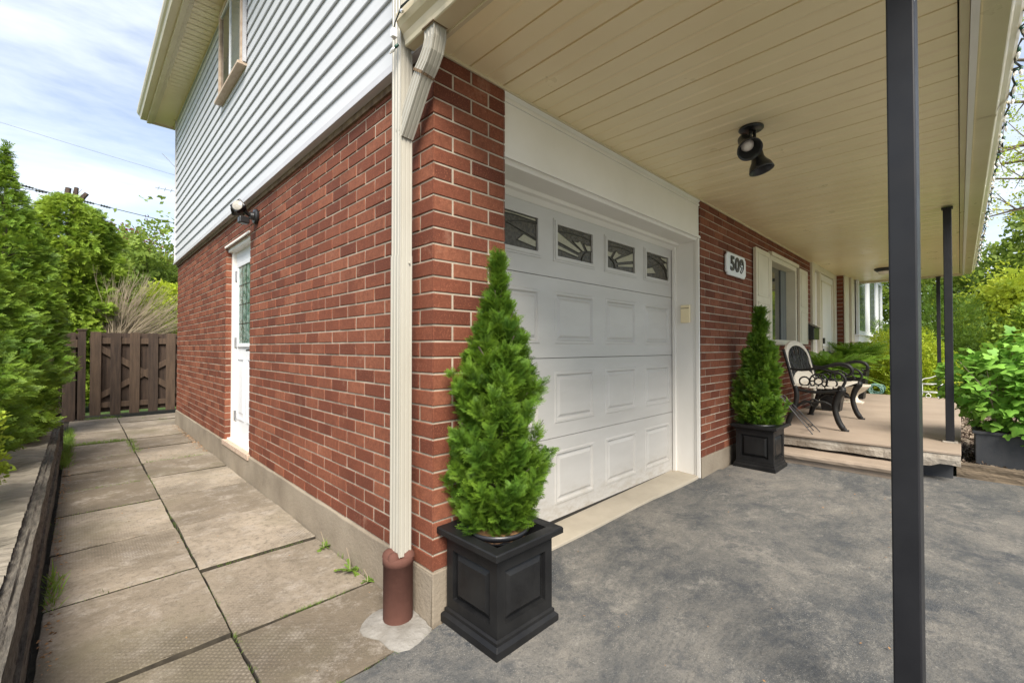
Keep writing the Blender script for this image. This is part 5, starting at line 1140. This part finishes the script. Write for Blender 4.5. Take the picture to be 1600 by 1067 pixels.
t=thing('leafy_shrub',(11.3,-2.75,0),'mid green leafy shrub at the right above the lobed bush','shrub'); blob_crown('foliage',CLUS,[(0,0,1.0,.6),(0,.45,1.1,.45),(0,-.4,1.2,.6),(.1,.1,1.6,.4)],3800,.13,l_cedar2,t); b=MB()
for k in range(7): a=k*.9; b.tube([(0,0,-.1),(.1*math.cos(a),.1*math.sin(a),.5),(.35*math.cos(a),.35*math.sin(a),1.3)],[.03,.02,.006],6)
b.build('stems',m_bark,t)
# big tree whose limbs reach in from the right
t=thing('spreading_tree',(12.2,-6.2,0),'large tree outside the right edge whose long thinly leaved limbs reach across the sky','tree'); b=MB(); R=random.Random(21); tips=[]
b.tube([(0,0,-.2),(.1,.1,2.5),(.0,.3,5),(.1,.4,7.5),(0,.4,9.5)],[.28,.24,.2,.14,.06],10)
for k,(z0,z1,ln) in enumerate(((3.2,4.35,3.9),(3.9,5.0,4.4),(4.4,5.5,4.3),(5.0,6.4,4.5),(5.6,7.2,4.6),(6.4,8.2,4.4),(4.6,4.9,4.2),(3.6,3.9,4.0),(6,8.8,3.8),(7,9.6,3.5))):
    P_=[]; x=R.uniform(-.8,.6); 
    for i in range(9): u=i/8; P_.append(Vector((x*u+R.uniform(-.08,.08)+.1,.3+(ln+.1)*u,z0+(z1-z0)*u**.8+.25*math.sin(u*3+k)+R.uniform(-.06,.06))))
    b.tube(P_,[.075*(1-.85*i/8) for i in range(9)],6,cap=False)
    for i in range(3,9):
        for q in range(3):
            p=P_[i]; d=Vector((R.uniform(-.7,.7),R.uniform(-.1,.9),R.uniform(-.5,.9))).normalized(); L=R.uniform(.35,.9); m1=p+d*L*.5+Vector((0,0,R.uniform(-.05,.1))); e=p+d*L; b.tube([p,m1,e],[.014,.009,.004],4,cap=False); tips+= [m1,e,e,p.lerp(m1,.5)]
b.build('trunk',m_bark,t); P=np.array([list(p) for p in tips]); n=3200; pos=P[rng.integers(0,len(P),n)]+rng.normal(0,.13,(n,3)); multi('crown',CLUS,pos,rng.normal(0,1,(n,3)),rng.uniform(-3,3,n),.085*rng.uniform(.6,1.3,n),l_lime,t)
# farther trees closing the view, each on its own
FT='trees in the distance beyond the gardens'
far=[(24,-4.5,7,2.2,'tree_dark','brownish green distant tree at the far right edge'),(27,-1.4,6,2.6,'a','distant green tree seen past the right of the thin far post'),(26,3,7,2.8,'a','distant green tree behind the far end of the house'),(30,-8,9,3,'a','distant tree outside the right edge')]
for (x,y,h,r,k,lab) in far:
    tt=thing('distant_tree',(x,y,0),lab,'tree',FT); blob_crown('crown',CLUS,[(0,0,h*.62,r*.8),(0,-r*.5,h*.5,r*.7),(0,r*.5,h*.5,r*.7),(0,0,h*.35,r*.8),(0,r*.2,h*.82,r*.5)],3000,.34,l_green,tt); b=MB(); b.tube([(0,0,-.1),(0,0,h*.5)],[.2,.1],8); b.build('trunk',m_bark,tt)
farL=[(-6,17,5.2,2.4,'distant green tree hidden behind the left cedars'),(-2.4,20,4.0,2.2,'distant low tree behind the broad cedar'),(1.2,22,4.2,2.2,'distant tree behind the lime shrub'),(4,20,6,2.5,'distant tree behind the rear of the house')]
for (x,y,h,r,lab) in farL:
    tt=thing('distant_tree',(x,y,0),lab,'tree',FT); blob_crown('crown',CLUS,[(0,0,h*.62,r*.8),(-r*.5,0,h*.5,r*.7),(r*.5,0,h*.5,r*.7),(0,0,h*.3,r*.8)],2600,.32,l_green,tt); b=MB(); b.tube([(0,0,-.1),(0,0,h*.5)],[.2,.1],8); b.build('trunk',m_bark,tt)
# ============================================================ SMALL GROWTH ON THE PATH
def blades(n,pts,h,spread,name,label=None):
    """pts: (x,y,weight,sx,sy)"""
    T=TB(); T.leaf((0,0,0),(.05,1,0),1,.035,.0,.2,.9); Tv=T.get(-.35); A=np.array(pts); ix=rng.choice(len(A),n,p=A[:,2]/A[:,2].sum()); a=A[ix]
    pos=np.stack([a[:,0]+rng.normal(0,1,n)*a[:,3],a[:,1]+rng.normal(0,1,n)*a[:,4],np.full(n,-.012)],1); d=rng.normal(0,.45,(n,3)); d[:,2]=1
    V,F,r,tp=scatter(Tv,pos,d,rng.uniform(-3,3,n),h*a[:,5]*rng.uniform(.5,1.3,n)); return np_mesh(name,V,F,l_grass,None,{'rnd':r,'tip':tp})
gpts=[]
R=random.Random(31)
for k in range(22): gpts.append((-1.115,4.4+k*.115,3.0,.018,.06,1.7))                    # strip by the wall at the far end
for k in range(9): gpts.append((-1.05+k*.05,5.6-.004*k,2.2,.03,.022,1.1))
for k in range(5): gpts.append((-.59,4.75+k*.17,1.6,.022,.05,1.3))
for k in range(12): gpts.append((-.95+k*.03,8.02,1.2,.02,.03,1.0))
for (x,y,wt,sx,sy,hh) in ((-.60,7.9,1.5,.05,.05,1.5),(-.30,7.6,.8,.03,.03,1),(-.1,7.3,1,.05,.08,1),(-.60,3.98,.8,.03,.012,.9),(-.75,3.98,.5,.02,.01,.9),(-.02,.68,.0001,.02,.03,1.2),(-.85,4.64,.8,.06,.01,.7),(-1.11,1.45,2.6,.014,.10,2.0),(-1.10,1.30,1.6,.012,.05,1.6),(-.93,1.235,.7,.03,.008,.9),(-1.12,2.4,.9,.01,.15,.9),(-.015,1.0,.5,.006,.02,1.1),(-.02,.83,.5,.006,.015,.8),(-.012,.55,.7,.006,.02,.8)): gpts.append((x,y,wt,sx,sy,hh))
tag(blades(2600,gpts,.042,1,'grass'),kind='stuff')
mp_=[]
for k in range(9): mp_.append((-.40+k*.032,.487+.0*k,1.0*(1 if k in (2,3,4,6) else .3),.014,.004,1))
for k in range(60): mp_.append((-.592,.05+k*.06,.5*R.random(),.006,.02,1.1))
for k in range(20): mp_.append((-1.05+k*.022,1.228,.35*R.random(),.012,.005,1.1)); mp_.append((-.5+k*.022,1.178,.3*R.random(),.012,.005,1.0)); mp_.append((-1.05+k*.022,2.65,.5*R.random(),.012,.008,1.4)); mp_.append((-.55+k*.025,4.07,.5*R.random(),.012,.010,1.6)); mp_.append((-1.08+k*.022,3.32,.5*R.random(),.012,.010,1.6))
for k in range(14): mp_.append((-.42+k*.032,-.045+.0*k,.5*R.random(),.012,.004,1))
tag(blades(2200,mp_,.017,1,'moss'),kind='stuff')
def weed(loc,s_,label):
    t=thing('dandelion_weed',loc,label,'weed',group='weeds at the foot of the wall'); n=22; T=TB(); 
    for i in range(6): T.leaf((0,i*.16,0),(.02,1,0),.2,.05+.02*i,.0,.2,.5); T.leaf((0,i*.16,0),(.8,.5,0),.14+.01*i,.03,0,.3,.8); T.leaf((0,i*.16,0),(-.8,.5,0),.14+.01*i,.03,0,.3,.8)
    Tv=T.get(-.45); th=rng.uniform(0,6.28,n); d=np.stack([np.cos(th),np.sin(th),rng.uniform(.2,1.3,n)],1); V,F,r,tp=scatter(Tv,np.zeros((n,3)),d,rng.normal(0,.3,n),s_*rng.uniform(.6,1.1,n)); np_mesh('leaves',V,F,l_grass,t,{'rnd':r,'tip':tp})
    b=MB(); b.tube([(0,0,0),(.004,.01,s_*.6),(-.01,.02,s_*1.6)],.0016,5); b.build('stalk',m_twig,t)
weed((-.045,.66,-.005),.07,'largest dandelion weed at the foot of the wall just left of the brown pipe'); weed((-.035,1.02,-.008),.055,'small weed at the foot of the wall farther from the brown pipe'); weed((-.03,.50,-.005),.035,'tiny weed at the foot of the wall close to the brown pipe')
# leaf litter along edges
n=900; T=TB(); T.leaf((0,0,0),(0,1,0),1,.3,.15,.2,.8); Tv=T.get(-.2); k=rng.random(n); pos=np.zeros((n,3))
pos[:,0]=np.where(k<.45,-1.125+np.abs(rng.normal(0,.022,n)),np.where(k<.8,-.02-np.abs(rng.normal(0,.035,n)),2.63-np.abs(rng.normal(0,.05,n)))); pos[:,1]=np.where(k<.45,rng.uniform(.6,5,n),np.where(k<.8,4.2+2.2*rng.random(n),.235-np.abs(rng.normal(0,.02,n)))); pos[:,2]=np.where(k<.8,.005,.062)
d=rng.normal(0,1,(n,3)); d[:,2]*=.15; V,F,r,tp=scatter(Tv,pos,d,rng.normal(0,.5,n),.012*rng.uniform(.5,1.6,n))
tag(np_mesh('leaf_litter',V,F,m_needle,None),kind='stuff')
# mulch chips in the bed beside the slab
n=9000; b=TB(); b.leaf((0,0,0),(0,1,0),1,.3,.12,.2,.8); Tv=b.get(-.1); pos=np.stack([4.28+5.0*rng.random(n)**1.6,-1.52-1.2*rng.random(n)**1.4,.135+.02*rng.random(n)],1); d=rng.normal(0,1,(n,3)); d[:,2]*=.35
V,F,r,tp=scatter(Tv,pos,d,rng.normal(0,.6,n),.035*rng.uniform(.4,1.5,n)); m_chip=M('bark_chips',(.08,.05,.035),(.34,.28,.21),14,.95,lo=.42,hi=.58); tag(np_mesh('bark_mulch',V,F,m_chip,None),kind='stuff')

n=150; pos=np.zeros((n,3)); k=rng.random(n); pos[:,0]=np.where(k<.55,rng.uniform(.5,5.0,n)*.8,rng.uniform(-1.1,-.05,n)); pos[:,1]=np.where(k<.55,-rng.random(n)**1.5*2.2+.2,rng.uniform(0,6,n)); pos[:,2]=np.where(k<.55,.0155*np.clip(pos[:,0],0,4.2)+.012,.008); pos=pos[~((pos[:,0]>3.5)&(pos[:,1]>-1.55))]; n=len(pos)
d=rng.normal(0,1,(n,3)); d[:,2]*=.1; V,F,r_,tp=scatter(T.get(-.2) if False else Tv,pos,d,rng.normal(0,.4,n),.010*rng.uniform(.5,1.6,n)); tag(np_mesh('fallen_leaf_bits',V,F,m_needle,None),kind='stuff')
